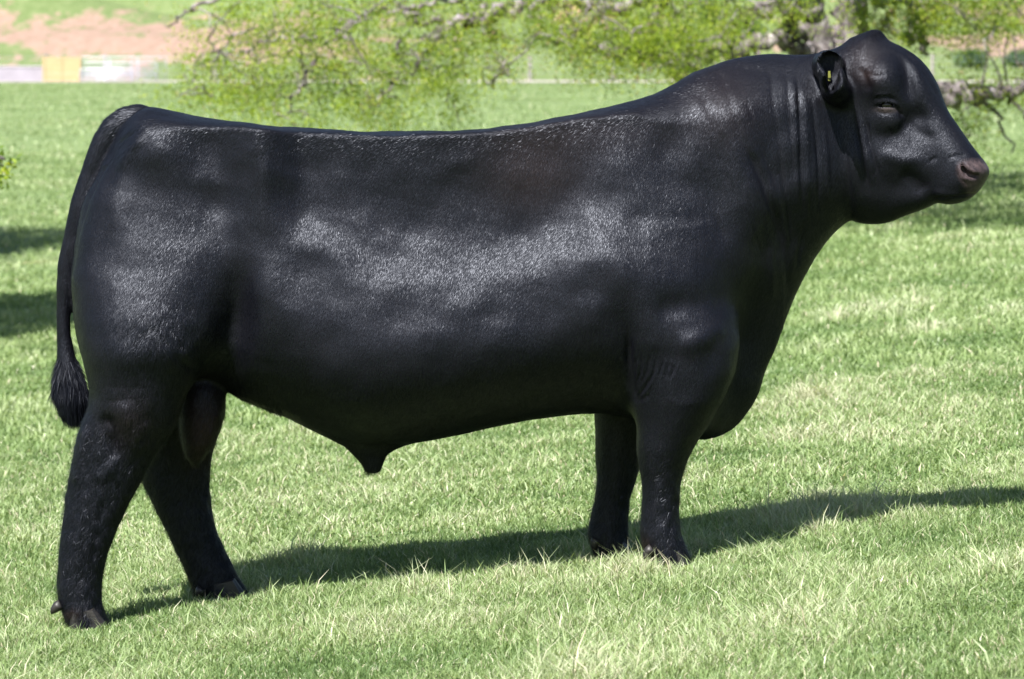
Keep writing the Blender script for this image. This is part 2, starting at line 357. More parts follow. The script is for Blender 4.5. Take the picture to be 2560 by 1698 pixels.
br = [
 [T(2100, 200, TY, 24), T(2200, 225, TY - .6, 22), T(2330, 232, TY - 1.0, 20), T(2400, 236, TY - 1.2, 17), T(2470, 240, TY - 1.3, 13), T(2560, 218, TY - 1.5, 10), T(2700, 190, TY - 1.6, 6)],
 [T(2040, 130, TY, 18), T(1985, 120, TY - .4, 15), T(1930, 90, TY - .8, 13), T(1890, 118, TY - 1, 12), T(1800, 128, TY - 1.4, 10), T(1700, 170, TY - 1.6, 7)],
 [T(2000, 150, TY, 12), T(1980, 60, TY - .6, 14), T(1965, 0, TY - .8, 12), T(1900, -60, TY - 1, 8)],
 [T(1985, 10, TY - .3, 16), T(1870, 30, TY - .5, 13), T(1855, 55, TY - .6, 9), T(1835, 70, TY - .8, 6)],
 [T(1980, -60, TY, 24), T(1800, -70, TY - .5, 18), T(1640, -10, TY - .8, 15), T(1520, 10, TY - 1, 12), T(1440, 70, TY - 1.3, 7), T(1385, 100, TY - 1.3, 5)],
 [T(1640, -10, TY - .8, 8), T(1625, 80, TY - 1, 6), T(1650, 130, TY - 1, 8), T(1700, 200, TY - .9, 8), T(1730, 240, TY - .8, 6)],
 [T(1390, 80, TY - 1, 4), T(1430, 80, TY - 1.1, 5), T(1470, 110, TY - 1.2, 6), T(1530, 130, TY - 1.2, 9), T(1600, 140, TY - 1, 9), T(1650, 135, TY - 1, 8)],
 [T(1520, 0, TY - .6, 13), T(1420, 5, TY - .8, 10), T(1300, 15, TY - 1, 9), T(1235, 35, TY - 1.2, 9), T(1180, 50, TY - 1.4, 12), T(1120, 62, TY - 1.5, 9), T(1060, 100, TY - 1.7, 5)],
 [T(1260, 20, TY - 1, 5), T(1225, 60, TY - 1.1, 5), T(1235, 110, TY - 1.1, 4)],
 [T(1420, 0, TY - .5, 10), T(1250, -30, TY - .7, 10), T(1140, -10, TY - .9, 8), T(1030, 25, TY - 1.1, 7), T(980, 22, TY - 1.3, 6), T(900, 45, TY - 1.4, 5), T(820, 110, TY - 1.5, 5), T(780, 95, TY - 1.5, 6), T(740, 90, TY - 1.5, 5), T(660, 105, TY - 1.6, 3.5), T(590, 140, TY - 1.6, 2.5), T(540, 130, TY - 1.6, 2)],
 [T(1100, 60, TY - 1.4, 7), T(1040, 45, TY - 1.5, 6), T(975, 28, TY - 1.5, 5)],
 [T(1110, 65, TY - 1.5, 7), T(1075, 115, TY - 1.5, 6), T(1050, 160, TY - 1.5, 5), T(1035, 185, TY - 1.6, 4)],
 [T(880, 50, TY - 1.4, 5), T(830, 78, TY - 1.5, 6), T(880, 100, TY - 1.5, 4)],
 [T(1000, 100, TY - 1.6, 5), T(1000, 180, TY - 1.6, 4), T(960, 235, TY - 1.7, 4), T(925, 280, TY - 1.7, 2)],
 [T(790, 150, TY - 1.5, 5), T(775, 185, TY - 1.6, 5), T(740, 240, TY - 1.7, 4), T(715, 285, TY - 1.7, 2)],
 [T(1140, -10, TY - .8, 6), T(700, -60, TY - 1.5, 5), T(500, 10, TY - 2, 5), T(450, 40, TY - 2, 3), T(420, 70, TY - 2, 1.5)],
 [T(1250, 150, TY - 1.3, 4), T(1260, 180, TY - 1.4, 5), T(1230, 215, TY - 1.4, 3)],
 [T(2150, -60, TY + .5, 16), T(2230, -20, TY, 14), T(2300, 20, TY - .5, 12), T(2310, 40, TY - .6, 10), T(2290, 80, TY - .7, 9), T(2262, 100, TY - .8, 6)],
 [T(2296, 75, TY - .7, 8), T(2305, 110, TY - .7, 6), T(2318, 140, TY - .7, 4)],
 [T(2140, -30, TY + .4, 10), T(2210, 0, TY, 8), T(2228, 40, TY, 6), T(2210, 75, TY, 5)],
 [T(2150, -200, TY, 22), T(2400, -220, TY - .5, 16), T(2700, -180, TY - 1, 9)],
 [T(1960, -250, TY, 22), T(1600, -330, TY - 1, 16), T(1100, -260, TY - 1.6, 9), T(700, -150, TY - 1.8, 5)],
 [T(1960, -200, TY, 18), T(1750, -300, TY + 1.5, 14), T(1500, -260, TY + 2.4, 8)], [T(2150, -200, TY, 18), T(2350, -350, TY + 1.8, 14), T(2500, -300, TY + 2.8, 8)],
 [T(2440, 235, TY - 1.3, 5), T(2500, 290, TY - 1.4, 3), T(2535, 380, TY - 1.5, 1.5)], [T(2520, 225, TY - 1.4, 5), T(2545, 270, TY - 1.5, 3), T(2590, 330, TY - 1.5, 2)],
]
r_ = np.random.default_rng(31); cs = []
zones = [  # x0,x1,y0,y1,count
 (460,600,0,130,22), (455,580,130,260,52), (400,470,215,262,9), (560,1160,-20,120,330), (560,1160,120,230,280), (620,1160,230,290,110), (680,1150,285,330,40), (560,640,200,270,22),
 (1150,1420,-20,110,130), (1150,1290,110,200,44), (1290,1560,-30,60,45), (1400,1720,40,130,150), (1450,1740,130,190,70), (1560,1860,-30,120,190), (1680,1800,100,190,30),
 (1850,2000,-30,60,26), (1740,1900,60,160,30), (2130,2330,-30,110,80), (2330,2600,-40,80,150), (2380,2600,60,120,18), (2370,2600,170,260,44), (2380,2460,260,400,26), (2200,2380,20,130,14), (2000,2130,-30,60,12)]
for x0, x1, y0, y1, n in zones:
    for _ in range(int(n * (.62 if x0 < 1400 else .8))):
        a, b = r_.uniform(x0, x1), r_.uniform(y0, y1); y = TY - 1.3 + r_.normal(0, .9); cs.append(tuple(V3(a, b, y)))
for _ in range(300):
    a, b = r_.uniform(500, 2800), -30 - 620 * r_.random() ** 1.3; w = 1 - ((a - 1750) / 1300) ** 2
    if b < -640 * max(w, .1): continue
    cs.append(tuple(V3(a, b, TY - .6 + r_.normal(0, 1.7))))
hi_ = []
for _ in range(1900):                                     # boughs reaching towards the camera above the frame
    x, y = r_.uniform(.9, 8.6), r_.uniform(15.8, 31); h = r_.uniform(2.5, 4.6) + .06 * (y - 20)
    if (y - 23.0) ** 2 / 52 + (x - 4.8) ** 2 / 14.5 > r_.uniform(.75, 1.1): continue
    hi_.append((x - bx_, y - TY, float(gz(x, y)) + h - g0))
for x1, y1 in ((3.0, 20.5), (4.6, 19.8), (6.5, 22), (2.6, 25), (7.6, 27)):
    zt = float(gz(bx_, TY)) + 3.6; br.append([(bx_ + .1, TY, zt, .14), (bx_ * .6 + x1 * .4, TY * .6 + y1 * .4, zt + .5, .09), (x1 * .8 + bx_ * .2, y1 * .8 + TY * .2, zt + .3, .05), (x1, y1, zt - .1, .015)])
build_tree('spreading_tree', (bx_, TY, g0), trunks, br, cs, 'old spreading tree with grey lichen branches and fresh yellow green leaves behind the bull', 'tree', .020, 52, .14, 41)
crown_mesh('crown', hi_, None, bpy.data.objects['spreading_tree'], .045, 60, .2, 43)
# two trees outside the frame on the left whose shade falls into the field
def side_tree(x, y, h, rad, seed, label, extra=()):
    r = np.random.default_rng(seed); g = float(gz(x, y)); tr_ = [[(x, y, g - .1, .22), (x + .1, y, g + h * .4, .18), (x - .1, y + .1, g + h, .12), (x, y, g + h + rad * .5, .04)]]
    bb = []; cs = []
    for k in range(12):
        a = k * 2.4; e = r.uniform(-.1, .7); q = [(x, y, g + h * r.uniform(.55, .9), .08)]
        for s_ in (.35, .7, 1.0): q.append((x + math.cos(a) * rad * s_ * .9, y + math.sin(a) * rad * s_ * .9, g + h + e * rad * s_ - .3, .07 * (1.05 - s_) + .01))
        bb.append(q)
    for _ in range(520):
        d = r.normal(0, 1, 3); d /= np.linalg.norm(d); d *= rad * r.uniform(.35, 1) ** .6; cs.append((x + d[0], y + d[1], g + h + .5 + d[2] * .6))
    t_ = build_tree('field_tree', (x, y, g), tr_, bb, cs, label, 'tree', .045, 170, .20, seed)
    if extra: crown_mesh('crown', [tuple(V3(*e) - Vector((x, y, g))) for e in extra], [np.array([[*(V3(-260, 230, 14) - Vector((x, y, g))), .02]])], t_, .03, 26, .05, seed + 1, twig_p=1)
    return t_
side_tree(-7.15, 15.6, 4.0, 2.9, 5, 'leafy tree at the left edge with one hanging twig in view', [(-2, 392, 13.5), (6, 415, 13.5), (-8, 435, 13.5), (-40, 400, 13.5), (-90, 385, 13.6), (-120, 340, 13.8)])
side_tree(-9.0, 27.3, 4.3, 2.8, 6, 'leafy tree farther back past the left edge of the field')

# ------------------------------------------------------------------ far side of the field: shrubs, mound, fence, pens
def ground_at(px, py):
    ys = np.linspace(14, 330, 3000); u = (px - 1280) / FPX; v_ = (849 - py) / FPX; dy = cph + v_ * sph; dz = -sph + v_ * cph; t_ = (ys + 12) / dy
    x = u * t_; z = 1.3 + t_ * dz; k = int(np.argmax(gz(x, ys) > z)); return float(x[k]), float(ys[k]), float(gz(x[k], ys[k]))
def shrub(px, py, wpx, hpx_, seed, label):
    x, y, z = ground_at(px, py); s_ = (y + 12) / FPX; w, h = wpx * s_ / 2, hpx_ * s_; r = np.random.default_rng(seed)
    t_ = empty('shrub', (x, y, z)); tag(t_, label, 'shrub', 'shrubs on the far bank'); st = MB(); cs = []
    for _ in range(70):
        d = r.normal(0, 1, 3); d /= np.linalg.norm(d); d *= r.uniform(.3, 1); cs.append((d[0] * w, d[1] * w, h * .5 + d[2] * h * .5))
    for _ in range(7):
        c_ = cs[r.integers(70)]; st.tube([(0, 0, -.1), (c_[0] * .4, c_[1] * .4, c_[2] * .5), c_], [.05, .035, .015], 6)
    st.build('stem', M_BARK, t_, True); crown_mesh('crown', cs, None, t_, .10, 16, .22, seed, mat=M_BUSH)
shrub(1700, 178, 95, 50, 51, 'dark green shrub on the far bank below the arching branch')
shrub(1875, 108, 80, 66, 52, 'dark shrub behind the branches just left of the tree trunks')
shrub(2425, 168, 80, 46, 53, 'round green shrub on the bank above the thick right branch')
shrub(2545, 165, 60, 36, 54, 'low shrub on the bank at the right edge')
shrub(1775, 60, 60, 60, 55, 'upright dark shrub high on the bank behind the leaves')
m, t = new_mat('bare_earth'); v = mapped(t); n1 = noise(t, 1.2, 7, .7, v); r1 = ramp(t, [(.3, (.14, .09, .07)), (.55, (.34, .22, .15)), (.75, (.45, .32, .24))], n1.outputs[0]); principled(t, r1.outputs[0], .95, n1.outputs[0], .7, .1, spec=.1); M_EARTH = m
x, y, z = ground_at(1462, 50); s_ = (y + 12) / FPX; ns_, nr_ = 40, 12; vs = [(0, 0, 46 * s_)]; fs = []; r = np.random.default_rng(9)
for i in range(1, nr_ + 1):
    for k in range(ns_):
        a = 6.2832 * k / ns_; q = i / nr_; rr_ = 80 * s_ * q * (1 + .16 * math.sin(3 * a + 1) + .08 * math.sin(7 * a)); hh = 46 * s_ * (1 - q ** 2.4) * (1 + .12 * math.sin(5 * a + 3 * q)) - (.5 if i == nr_ else 0)
        vs.append((rr_ * math.cos(a), rr_ * math.sin(a) * .6, hh + r.normal(0, .03)))
for k in range(ns_): fs.append((0, 1 + k, 1 + (k + 1) % ns_))
for i in range(nr_ - 1):
    for k in range(ns_): k2 = (k + 1) % ns_; fs.append((1 + i*ns_ + k, 1 + (i+1)*ns_ + k, 1 + (i+1)*ns_ + k2, 1 + i*ns_ + k2))
mo = mesh_np('earth_mound', vs, np.concatenate([np.array(f) for f in fs]), [len(f) for f in fs], M_EARTH); mo.location = (x, y, z)
tag(mo, 'reddish brown mound of bare earth on the far bank', 'mound')
M_WOOD = simple('grey_fence_wood', (.24, .215, .21), .85, 0, 3, .25); M_GALV = simple('pale_galvanised_pipe', (.40, .41, .48), .35, .25, 2, .06, .05)
M_CONC = simple('concrete', (.24, .225, .26), .9, 0, 1.5, .10); M_CAP = simple('pale_concrete_edge', (.36, .34, .37), .85, 0, 2, .06); M_TAN = simple('tan_painted_board', (.34, .25, .13), .7, 0, 1.2, .08)
FY = ROADY + 8.2
def gx(px, y): return float(P(px, 200, y)[0])
fe = empty('fence', (gx(1325, FY), FY, float(gz(gx(1325, FY), FY)))); tag(fe, 'wire fence on grey wooden posts along the far side of the gravel road', 'fence'); FB = np.array(fe.location)
pxp = [-700, -430, -155, 115, 262, 540, 815, 1075, 1325, 1530, 1790, 2060, 2330, 2600, 2880, 3160]; tops = []
for i, px in enumerate(pxp):
    x = gx(px, FY); g = float(gz(x, FY)); h = 1.5 + .12 * math.sin(i * 2.3); mb = MB(); l_ = random.uniform(-.05, .05)
    mb.tube([(x - FB[0], 0, g - FB[2] - .1), (x - FB[0] + l_ * .5, 0, g - FB[2] + h * .5), (x - FB[0] + l_, 0, g - FB[2] + h)], [.10, .095, .085], 8, .05); mb.build('post', M_WOOD, fe, False); tops.append((x - FB[0], g - FB[2]))
for hgt_ in (.45, .8, 1.15, 1.4):
    mb = MB(); mb.tube([(a, -.1, b + hgt_) for a, b in tops], .006, 4); mb.build('wire', M_GALV, fe, False)
WY = ROADY + 3.0
def gl(px, y): x = gx(px, y); return x, float(gz(x, y))
x0, g = gl(-500, WY); x1, _ = gl(108, WY); wl = empty('concrete_wall', ((x0 + x1) / 2, WY, g)); tag(wl, 'low grey concrete wall by the road at the left edge', 'wall')
mb = MB(); mb.box((0, 0, .38), ((x1 - x0) / 2, .12, .44)); mb.build('wall_body', M_CONC, wl); mb = MB(); mb.box((0, 0, .85), ((x1 - x0) / 2 + .02, .16, .035)); mb.build('coping', M_CAP, wl)
x0, g = gl(110, WY - .3); x1, _ = gl(199, WY - .3); gt = empty('board_gate', ((x0 + x1) / 2, WY - .3, g)); tag(gt, 'tan yellow board gate between the concrete wall and the metal pen panels', 'gate'); w = (x1 - x0) / 2
for i in range(6):
    mb = MB(); mb.box((0, 0, .14 + i * .225), (w - .05, .02, .104)); mb.build('board', M_TAN, gt)
for s_ in (-1, 1): mb = MB(); mb.box((s_ * w, 0, .70), (.07, .06, .72)); mb.build('gate_post', M_TAN, gt)
mb = MB(); mb.box((0, -.045, .70), (.04, .02, .64)); mb.build('batten', M_TAN, gt)
def panel(pxa, pxb, y, h, nr, rad, yaw, lab):
    x0, g = gl(pxa, y); x1, _ = gl(pxb, y); w = (x1 - x0) / 2; e = empty('livestock_panel', ((x0 + x1) / 2, y, g)); e.rotation_euler = (0, 0, yaw); tag(e, lab, 'panel', 'metal livestock panels beside the road'); c_ = .14
    pts = [(-w, 0, .05), (-w, 0, h - c_), (-w + c_ * .3, 0, h - c_ * .3), (-w + c_, 0, h), (w - c_, 0, h), (w - c_ * .3, 0, h - c_ * .3), (w, 0, h - c_), (w, 0, .05)]
    mb = MB(); mb.tube(pts, rad * 1.25, 8); mb.build('frame', M_GALV, e, True)
    for i in range(nr): mb = MB(); z_ = .12 + (h - .2) * i / nr; mb.tube([(-w + .02, 0, z_), (w - .02, 0, z_)], rad, 8); mb.build('rail', M_GALV, e, True)
    for s_ in (-.33, .33): mb = MB(); mb.box((w * s_, 0, h / 2), (.03, .015, h / 2 - .03)); mb.build('upright', M_GALV, e)
panel(202, 416, WY + .6, 1.36, 5, .016, 0, 'tallest pale metal pen panel, standing behind the others with open top rails')
panel(202, 392, WY, 1.08, 6, .024, R(1.2), 'middle pale metal pen panel with thick close rails and a rounded right corner')
panel(200, 332, WY - .5, .72, 4, .026, R(-1.5), 'shortest pale metal pen panel, in front of the others')
#@@BULL@@
# ------------------------------------------------------------------ bull: implicit volumes -> one skin
def chaikin(p, n=2):
    p = np.array(p, float)
    for _ in range(n):
        q = np.roll(p, -1, 0); p = np.stack([p * .75 + q * .25, p * .25 + q * .75], 1).reshape(-1, 2)
    return p
def sdf_poly(poly, X, Z):
    """signed distance (positive inside) of 2D points to polygon"""
    sh = X.shape; x = X.ravel().astype(np.float32); z = Z.ravel().astype(np.float32)
    d2 = np.full(x.shape, 1e9, np.float32); ins = np.zeros(x.shape, bool)
    for i in range(len(poly)):
        ax, az = poly[i]; bx, bz = poly[(i + 1) % len(poly)]; ex, ez = bx - ax, bz - az
        wx = x - ax; wz = z - az; tt = np.clip((wx * ex + wz * ez) / (ex * ex + ez * ez + 1e-12), 0, 1)
        d2 = np.minimum(d2, (wx - ex * tt) ** 2 + (wz - ez * tt) ** 2)
        c = ((az > z) != (bz > z)); 
        if c.any(): ins ^= c & (x < ex * (z - az) / (ez if abs(ez) > 1e-12 else 1e-12) + ax)
    d = np.sqrt(d2); return np.where(ins, d, -d).reshape(sh)
def blur2(a, n):
    for _ in range(n):
        a = np.pad(a, 1, mode='edge'); a = (a[:-2, 1:-1] + a[2:, 1:-1] + a[1:-1, :-2] + a[1:-1, 2:] + 2 * a[1:-1, 1:-1]) / 6
    return a
def pxs(lst, y=0.0):
    a = np.array(lst, float); x, z = P(a[:, 0], a[:, 1], y); return np.stack([x, z], -1)
def smin(a, b, k):
    h = np.clip(.5 + .5 * (b - a) / k, 0, 1); return b * (1 - h) + a * h - k * h * (1 - h)

def X_(px): return float(P(px, 849)[0])
gxs = axis([(X_(95), X_(1560), .0078), (X_(1560), X_(1730), .0045), (X_(1730), X_(1960), .0065), (X_(1960), X_(2510), .0042)]).astype(np.float32)
gys = axis([(-.50, .47, .0062)]).astype(np.float32)
gzs = axis([(-.20, 1.02, .0075), (1.02, 1.74, .0048)]).astype(np.float32)
XX, ZZ = np.meshgrid(gxs, gzs, indexing='ij')            # 2D maps
PXm, PYm = proj(XX, 0.0, ZZ)
def rows(pairs): a = np.array(pairs, float); return a[:, 0], a[:, 1]
def gb(cx, cy, sx, sy, ang=0):
    a = R(ang); dx = PXm - cx; dy = PYm - cy; u = dx * math.cos(a) + dy * math.sin(a); w = -dx * math.sin(a) + dy * math.cos(a)
    return np.exp(-(u / sx) ** 2 - (w / sy) ** 2)

TORSO = [(325,296),(350,276),(383,267),(455,283),(536,299),(612,307),(727,320),(850,327),(940,330),(1041,330),(1194,325),(1309,313),(1424,291),(1539,264),(1615,243),(1673,218),(1749,172),(1819,150),(1884,139),(1971,134),(2041,137),(2110,135),(2150,240),(2165,400),(2140,520),(2108,560),(2089,577),(2060,610),(2036,645),(2003,704),(1976,774),(1949,845),(1917,920),(1901,975),(1873,1029),(1841,1067),(1798,1092),(1750,1099),(1700,1088),(1640,1060),(1560,1038),(1478,1031),(1408,1038),(1300,1053),(1191,1074),(1083,1096),(1007,1110),(930,1112),(866,1100),(801,1082),(736,1056),(650,1018),(585,985),(560,970),(520,955),(450,960),(380,975),(300,975),(240,950),(217,925),(197,877),(186,812),(180,740),(180,677),(188,591),(212,504),(250,423),(292,345)]
tp = chaikin(pxs(TORSO), 1)
D = sdf_poly(tp, XX, ZZ)
Wx = np.interp(PXm, *rows([(150,.22),(220,.30),(320,.335),(450,.345),(560,.335),(700,.35),(850,.385),(1000,.405),(1200,.41),(1350,.395),(1500,.375),(1620,.36),(1740,.32),(1830,.275),(1920,.235),(2000,.205),(2080,.175),(2160,.14),(2300,.12)]))
Rm = np.interp(PXm, *rows([(150,.26),(320,.34),(500,.38),(800,.42),(1400,.42),(1650,.40),(1800,.33),(1950,.25),(2100,.18),(2300,.15)]))
top = np.interp(PXm, *rows([(p_[0], p_[1]) for p_ in TORSO[1:21]] + [(2600, 135)])); bot = np.interp(PXm, *rows([(150,940),(560,975),(800,1080),(1000,1112),(1478,1031),(1750,1099),(1900,975),(2100,570)]))
s = (PYm - top) / np.maximum(bot - top, 50)
s2 = s - .03 * sstep(700, 900, PXm) - .095 * np.exp(-((PXm - 1130) / 250) ** 2) + .03 * np.exp(-((PXm - 1520) / 120) ** 2)
_s = np.linspace(-.2, 1.2, 281); _p = np.interp(_s, *rows([(0,.71),(.12,.735),(.28,.765),(.36,.82),(.44,.895),(.52,.955),(.60,.995),(.68,1.012),(.76,1.01),(.9,.97),(1.0,.93)])); _k = np.hanning(27); _k /= _k.sum(); _p = np.convolve(np.pad(_p, 13, mode='edge'), _k, 'valid')
prof = np.interp(s2, _s, _p)
rprof = np.interp(PYm, *rows([(260,.74),(380,.77),(470,.79),(560,.83),(660,.90),(780,.985),(880,1.04),(950,1.0)]))
rw = 1 - sstep(520, 720, PXm); prof = prof * (1 - rw) + rprof * rw
bx = sstep(640, 780, PXm) * (1 - sstep(1580, 1900, PXm))
bx = np.maximum(bx, rw); bx = .25 + .75 * np.clip(bx, 0, 1); Wt = Wx * (prof * bx + 1 - bx)
rt = sstep(.30, .62, s); Rtop = np.interp(PXm, *rows([(150,.15),(300,.12),(480,.045),(620,.018),(1000,.016),(1450,.018),(1580,.05),(1700,.13),(1850,.20),(1950,.20),(2100,.18),(2300,.15)])); Rm = Rtop * (1 - rt) + np.minimum(Rm, .36) * rt
Wt = Wt * (1 - .40 * sstep(830, 960, PYm) * (1 - sstep(500, 640, PXm)))
# brisket and lower neck front narrow down
Wt = Wt * (1 - .50 * sstep(1740, 1840, PXm) * sstep(640, 860, PYm)) * (1 - .25 * sstep(1800, 1980, PXm) * sstep(430, 620, PYm))
Wt = Wt * (1 - .28 * np.exp(-((PYm - top) / 75.0) ** 2) * sstep(1650, 1850, PXm))
relief = 0
relief = relief - .085 * gb(603, 790, 44, 110, 6) - .008 * gb(640, 620, 80, 130, 12)          # flank hollow
relief = relief - .008 * gb(800, 735, 60, 80, -8) + .012 * gb(875, 640, 140, 52, 27) + .012 * gb(800, 600, 110, 50, 30)       # behind last rib
relief = relief + .018 * gb(1080, 700, 330, 60, -6) - .012 * gb(1120, 520, 330, 80, -4)
relief = relief + .035 * gb(1600, 640, 130, 190, -12) + .016 * gb(1480, 620, 120, 70, -25)
relief = relief - .012 * gb(1330, 760, 60, 90) - .030 * gb(1562, 890, 20, 90, 0) - .02 * gb(1540, 800, 45, 55)
relief = relief - .018 * gb(1690, 755, 80, 40, -8) + .024 * gb(1757, 838, 60, 30, -15)
relief = relief - .020 * gb(1880, 720, 28, 170, 12) - .012 * gb(1790, 560, 40, 160, -14) + .014 * gb(1860, 430, 40, 200, -10)
relief = relief - .010 * gb(1740, 300, 60, 110, 30) + .012 * gb(1540, 440, 70, 120, 10)
relief = relief + .016 * gb(420, 380, 60, 50) - .014 * gb(330, 420, 34, 120, 20) + .012 * gb(500, 480, 90, 60)
relief = relief - .016 * gb(540, 500, 80, 40, 20)
rr = np.random.default_rng(12)
for _ in range(120):                                                                          # gentle unevenness of the hide
    relief = relief + rr.uniform(-.0065, .0065) * gb(rr.uniform(200, 2000), rr.uniform(350, 950), rr.uniform(20, 62), rr.uniform(20, 62), rr.uniform(0, 180))
Wt = np.maximum(Wt + relief, .05)
a = 1 - np.clip(D, -.3, None) / Rm; a = np.maximum(a, 0)
a = blur2(a, 2); Wt = blur2(Wt, 10)
F = np.sqrt((gys[None, :, None] / Wt[:, None, :]) ** 2 + (a ** 2)[:, None, :]).astype(np.float32) - 1
F *= .30

def rng_idx(ax, lo, hi): return slice(max(int(np.searchsorted(ax, lo)) - 1, 0), min(int(np.searchsorted(ax, hi)) + 1, len(ax)))
def add(fn, lo, hi, k, mode='u'):
    m_ = 2.2 * k + .02
    sx_, sy_, sz_ = rng_idx(gxs, lo[0] - m_, hi[0] + m_), rng_idx(gys, lo[1] - m_, hi[1] + m_), rng_idx(gzs, lo[2] - m_, hi[2] + m_)
    x = gxs[sx_][:, None, None]; y = gys[sy_][None, :, None]; z = gzs[sz_][None, None, :]
    g = fn(x, y, z).astype(np.float32); sub = F[sx_, sy_, sz_]
    F[sx_, sy_, sz_] = smin(sub, g, k) if mode == 'u' else -smin(-sub, g, k)
def loft(st, y0, k=.05, pwr=2.0):
    """st rows: py, rear px, front px, y centre, y half width (z slices)"""
    a = np.array(st, float); xr, zz = P(a[:, 1], a[:, 0], a[:, 3]); xf, _ = P(a[:, 2], a[:, 0], a[:, 3])
    o = np.argsort(zz); zz = zz[o]; zf = np.linspace(zz[0], zz[-1], 160)
    def sm(v):
        v = np.interp(zf, zz, v[o]); ker = np.hanning(11); ker /= ker.sum(); return np.convolve(np.pad(v, 5, mode='reflect', reflect_type='odd'), ker, 'valid')
    cx, ax, cy, by = sm((xr + xf) / 2), sm((xf - xr) / 2), sm(a[:, 3]), sm(a[:, 4])
    def fn(x, y, z):
        c = np.interp(z, zf, cx); A = np.interp(z, zf, ax); q = np.interp(z, zf, cy); B = np.interp(z, zf, by)
        g = ((np.abs((x - c) / A)) ** pwr + (np.abs((y - q) / B)) ** pwr) ** (1 / pwr) - 1
        e = np.maximum(z - zf[-1], zf[0] - z)
        return np.maximum(g * np.minimum(A, B), e)
    add(fn, ((cx - ax).min(), (cy - by).min(), zf[0]), ((cx + ax).max(), (cy + by).max(), zf[-1]), k)
def capsules(pts, k, mode='u'):
    """pts: (x,y,z,r)"""
    pts = np.array(pts, float); lo = (pts[:, :3] - pts[:, 3:]).min(0); hi = (pts[:, :3] + pts[:, 3:]).max(0)
    def fn(x, y, z):
        best = None
        for p_, q_ in zip(pts[:-1], pts[1:]):
            d = q_[:3] - p_[:3]; tt = ((x - p_[0]) * d[0] + (y - p_[1]) * d[1] + (z - p_[2]) * d[2]) / (d @ d); tt = np.clip(tt, 0, 1)
            g = np.sqrt((x - p_[0] - d[0] * tt) ** 2 + (y - p_[1] - d[1] * tt) ** 2 + (z - p_[2] - d[2] * tt) ** 2) - (p_[3] + (q_[3] - p_[3]) * tt)
            best = g if best is None else np.minimum(best, g)
        return best
    add(fn, lo, hi, k, mode)
def ell(c, r, k, mode='u', rot=None):
    c = np.array(c, float); r = np.array(r, float); rm = r.max()
    M = np.eye(3) if rot is None else rot
    def fn(x, y, z):
        dx, dy, dz = x - c[0], y - c[1], z - c[2]
        u = (M[0, 0] * dx + M[0, 1] * dy + M[0, 2] * dz) / r[0]; v = (M[1, 0] * dx + M[1, 1] * dy + M[1, 2] * dz) / r[1]; w = (M[2, 0] * dx + M[2, 1] * dy + M[2, 2] * dz) / r[2]
        q = np.sqrt(u * u + v * v + w * w); g2 = np.sqrt((u / r[0]) ** 2 + (v / r[1]) ** 2 + (w / r[2]) ** 2)
        return q * (q - 1) / np.maximum(g2, 1e-5)
    add(fn, c - rm, c + rm, k, mode)

# near hind, far hind, near fore, far fore
loft([(430,300,400,-.14,.03),(500,245,490,-.15,.085),(600,200,560,-.165,.13),(700,184,565,-.18,.165),(800,190,555,-.195,.195),(880,203,530,-.208,.203),(940,218,495,-.21,.17),(990,226,466,-.22,.15),(1030,216,452,-.225,.135),(1061,206,440,-.23,.12),(1100,190,412,-.235,.10),(1153,181,380,-.24,.085),(1207,168,352,-.24,.075),(1261,162,322,-.24,.07),(1326,154,291,-.24,.064),(1391,147,266,-.24,.060),(1445,144,253,-.24,.058),(1488,143,252,-.24,.060),(1515,148,256,-.24,.062),(1545,160,268,-.24,.064),(1580,170,282,-.24,.064)], 0, .08)
loft([(600,260,520,.17,.17),(800,230,545,.19,.19),(940,260,560,.21,.17),(1030,320,560,.22,.13),(1100,345,540,.235,.10),(1155,348,527,.24,.085),(1205,356,523,.24,.075),(1261,384,527,.24,.068),(1310,407,536,.24,.064),(1353,429,552,.24,.060),(1396,449,573,.24,.058),(1440,469,594,.24,.06),(1470,480,615,.24,.062),(1490,484,628,.24,.062),(1515,490,634,.24,.06)], 0, .045)
loft([(600,1560,1760,-.17,.11),(700,1520,1825,-.17,.15),(790,1535,1845,-.19,.158),(860,1552,1850,-.20,.155),(930,1570,1838,-.21,.148),(1000,1583,1808,-.215,.135),(1061,1593,1766,-.21,.115),(1114,1591,1737,-.205,.10),(1160,1598,1714,-.20,.085),(1206,1606,1701,-.20,.07),(1252,1606,1697,-.20,.063),(1294,1601,1697,-.20,.063),(1325,1599,1701,-.20,.066),(1355,1601,1710,-.20,.068),(1385,1614,1722,-.20,.068),(1425,1640,1734,-.20,.062)], 0, .075)
loft([(700,1500,1800,.19,.16),(860,1500,1800,.21,.165),(960,1484,1700,.21,.15),(1032,1486,1640,.21,.12),(1091,1487,1622,.21,.10),(1145,1491,1606,.21,.085),(1183,1494,1595,.21,.075),(1214,1491,1584,.21,.068),(1244,1488,1575,.21,.063),(1275,1480,1571,.21,.062),(1313,1471,1570,.21,.065),(1340,1467,1570,.21,.067),(1360,1475,1573,.21,.067),(1400,1488,1584,.21,.062)], 0, .035)
# scrotum, sheath
loft([(880,430,560,0,.05),(930,440,566,-.01,.06),(985,447,563,-.03,.068),(1040,448,561,-.04,.075),(1075,450,553,-.04,.075),(1110,455,539,-.04,.068),(1140,464,518,-.04,.05),(1158,478,500,-.04,.022),(1165,484,492,-.04,.006)], 0, .018)
loft([(1040,760,1040,0,.10),(1085,815,1035,0,.075),(1113,862,1000,0,.055),(1137,884,968,0,.042),(1155,900,960,0,.036),(1172,910,954,0,.032),(1183,916,948,0,.022)], 0, .03)
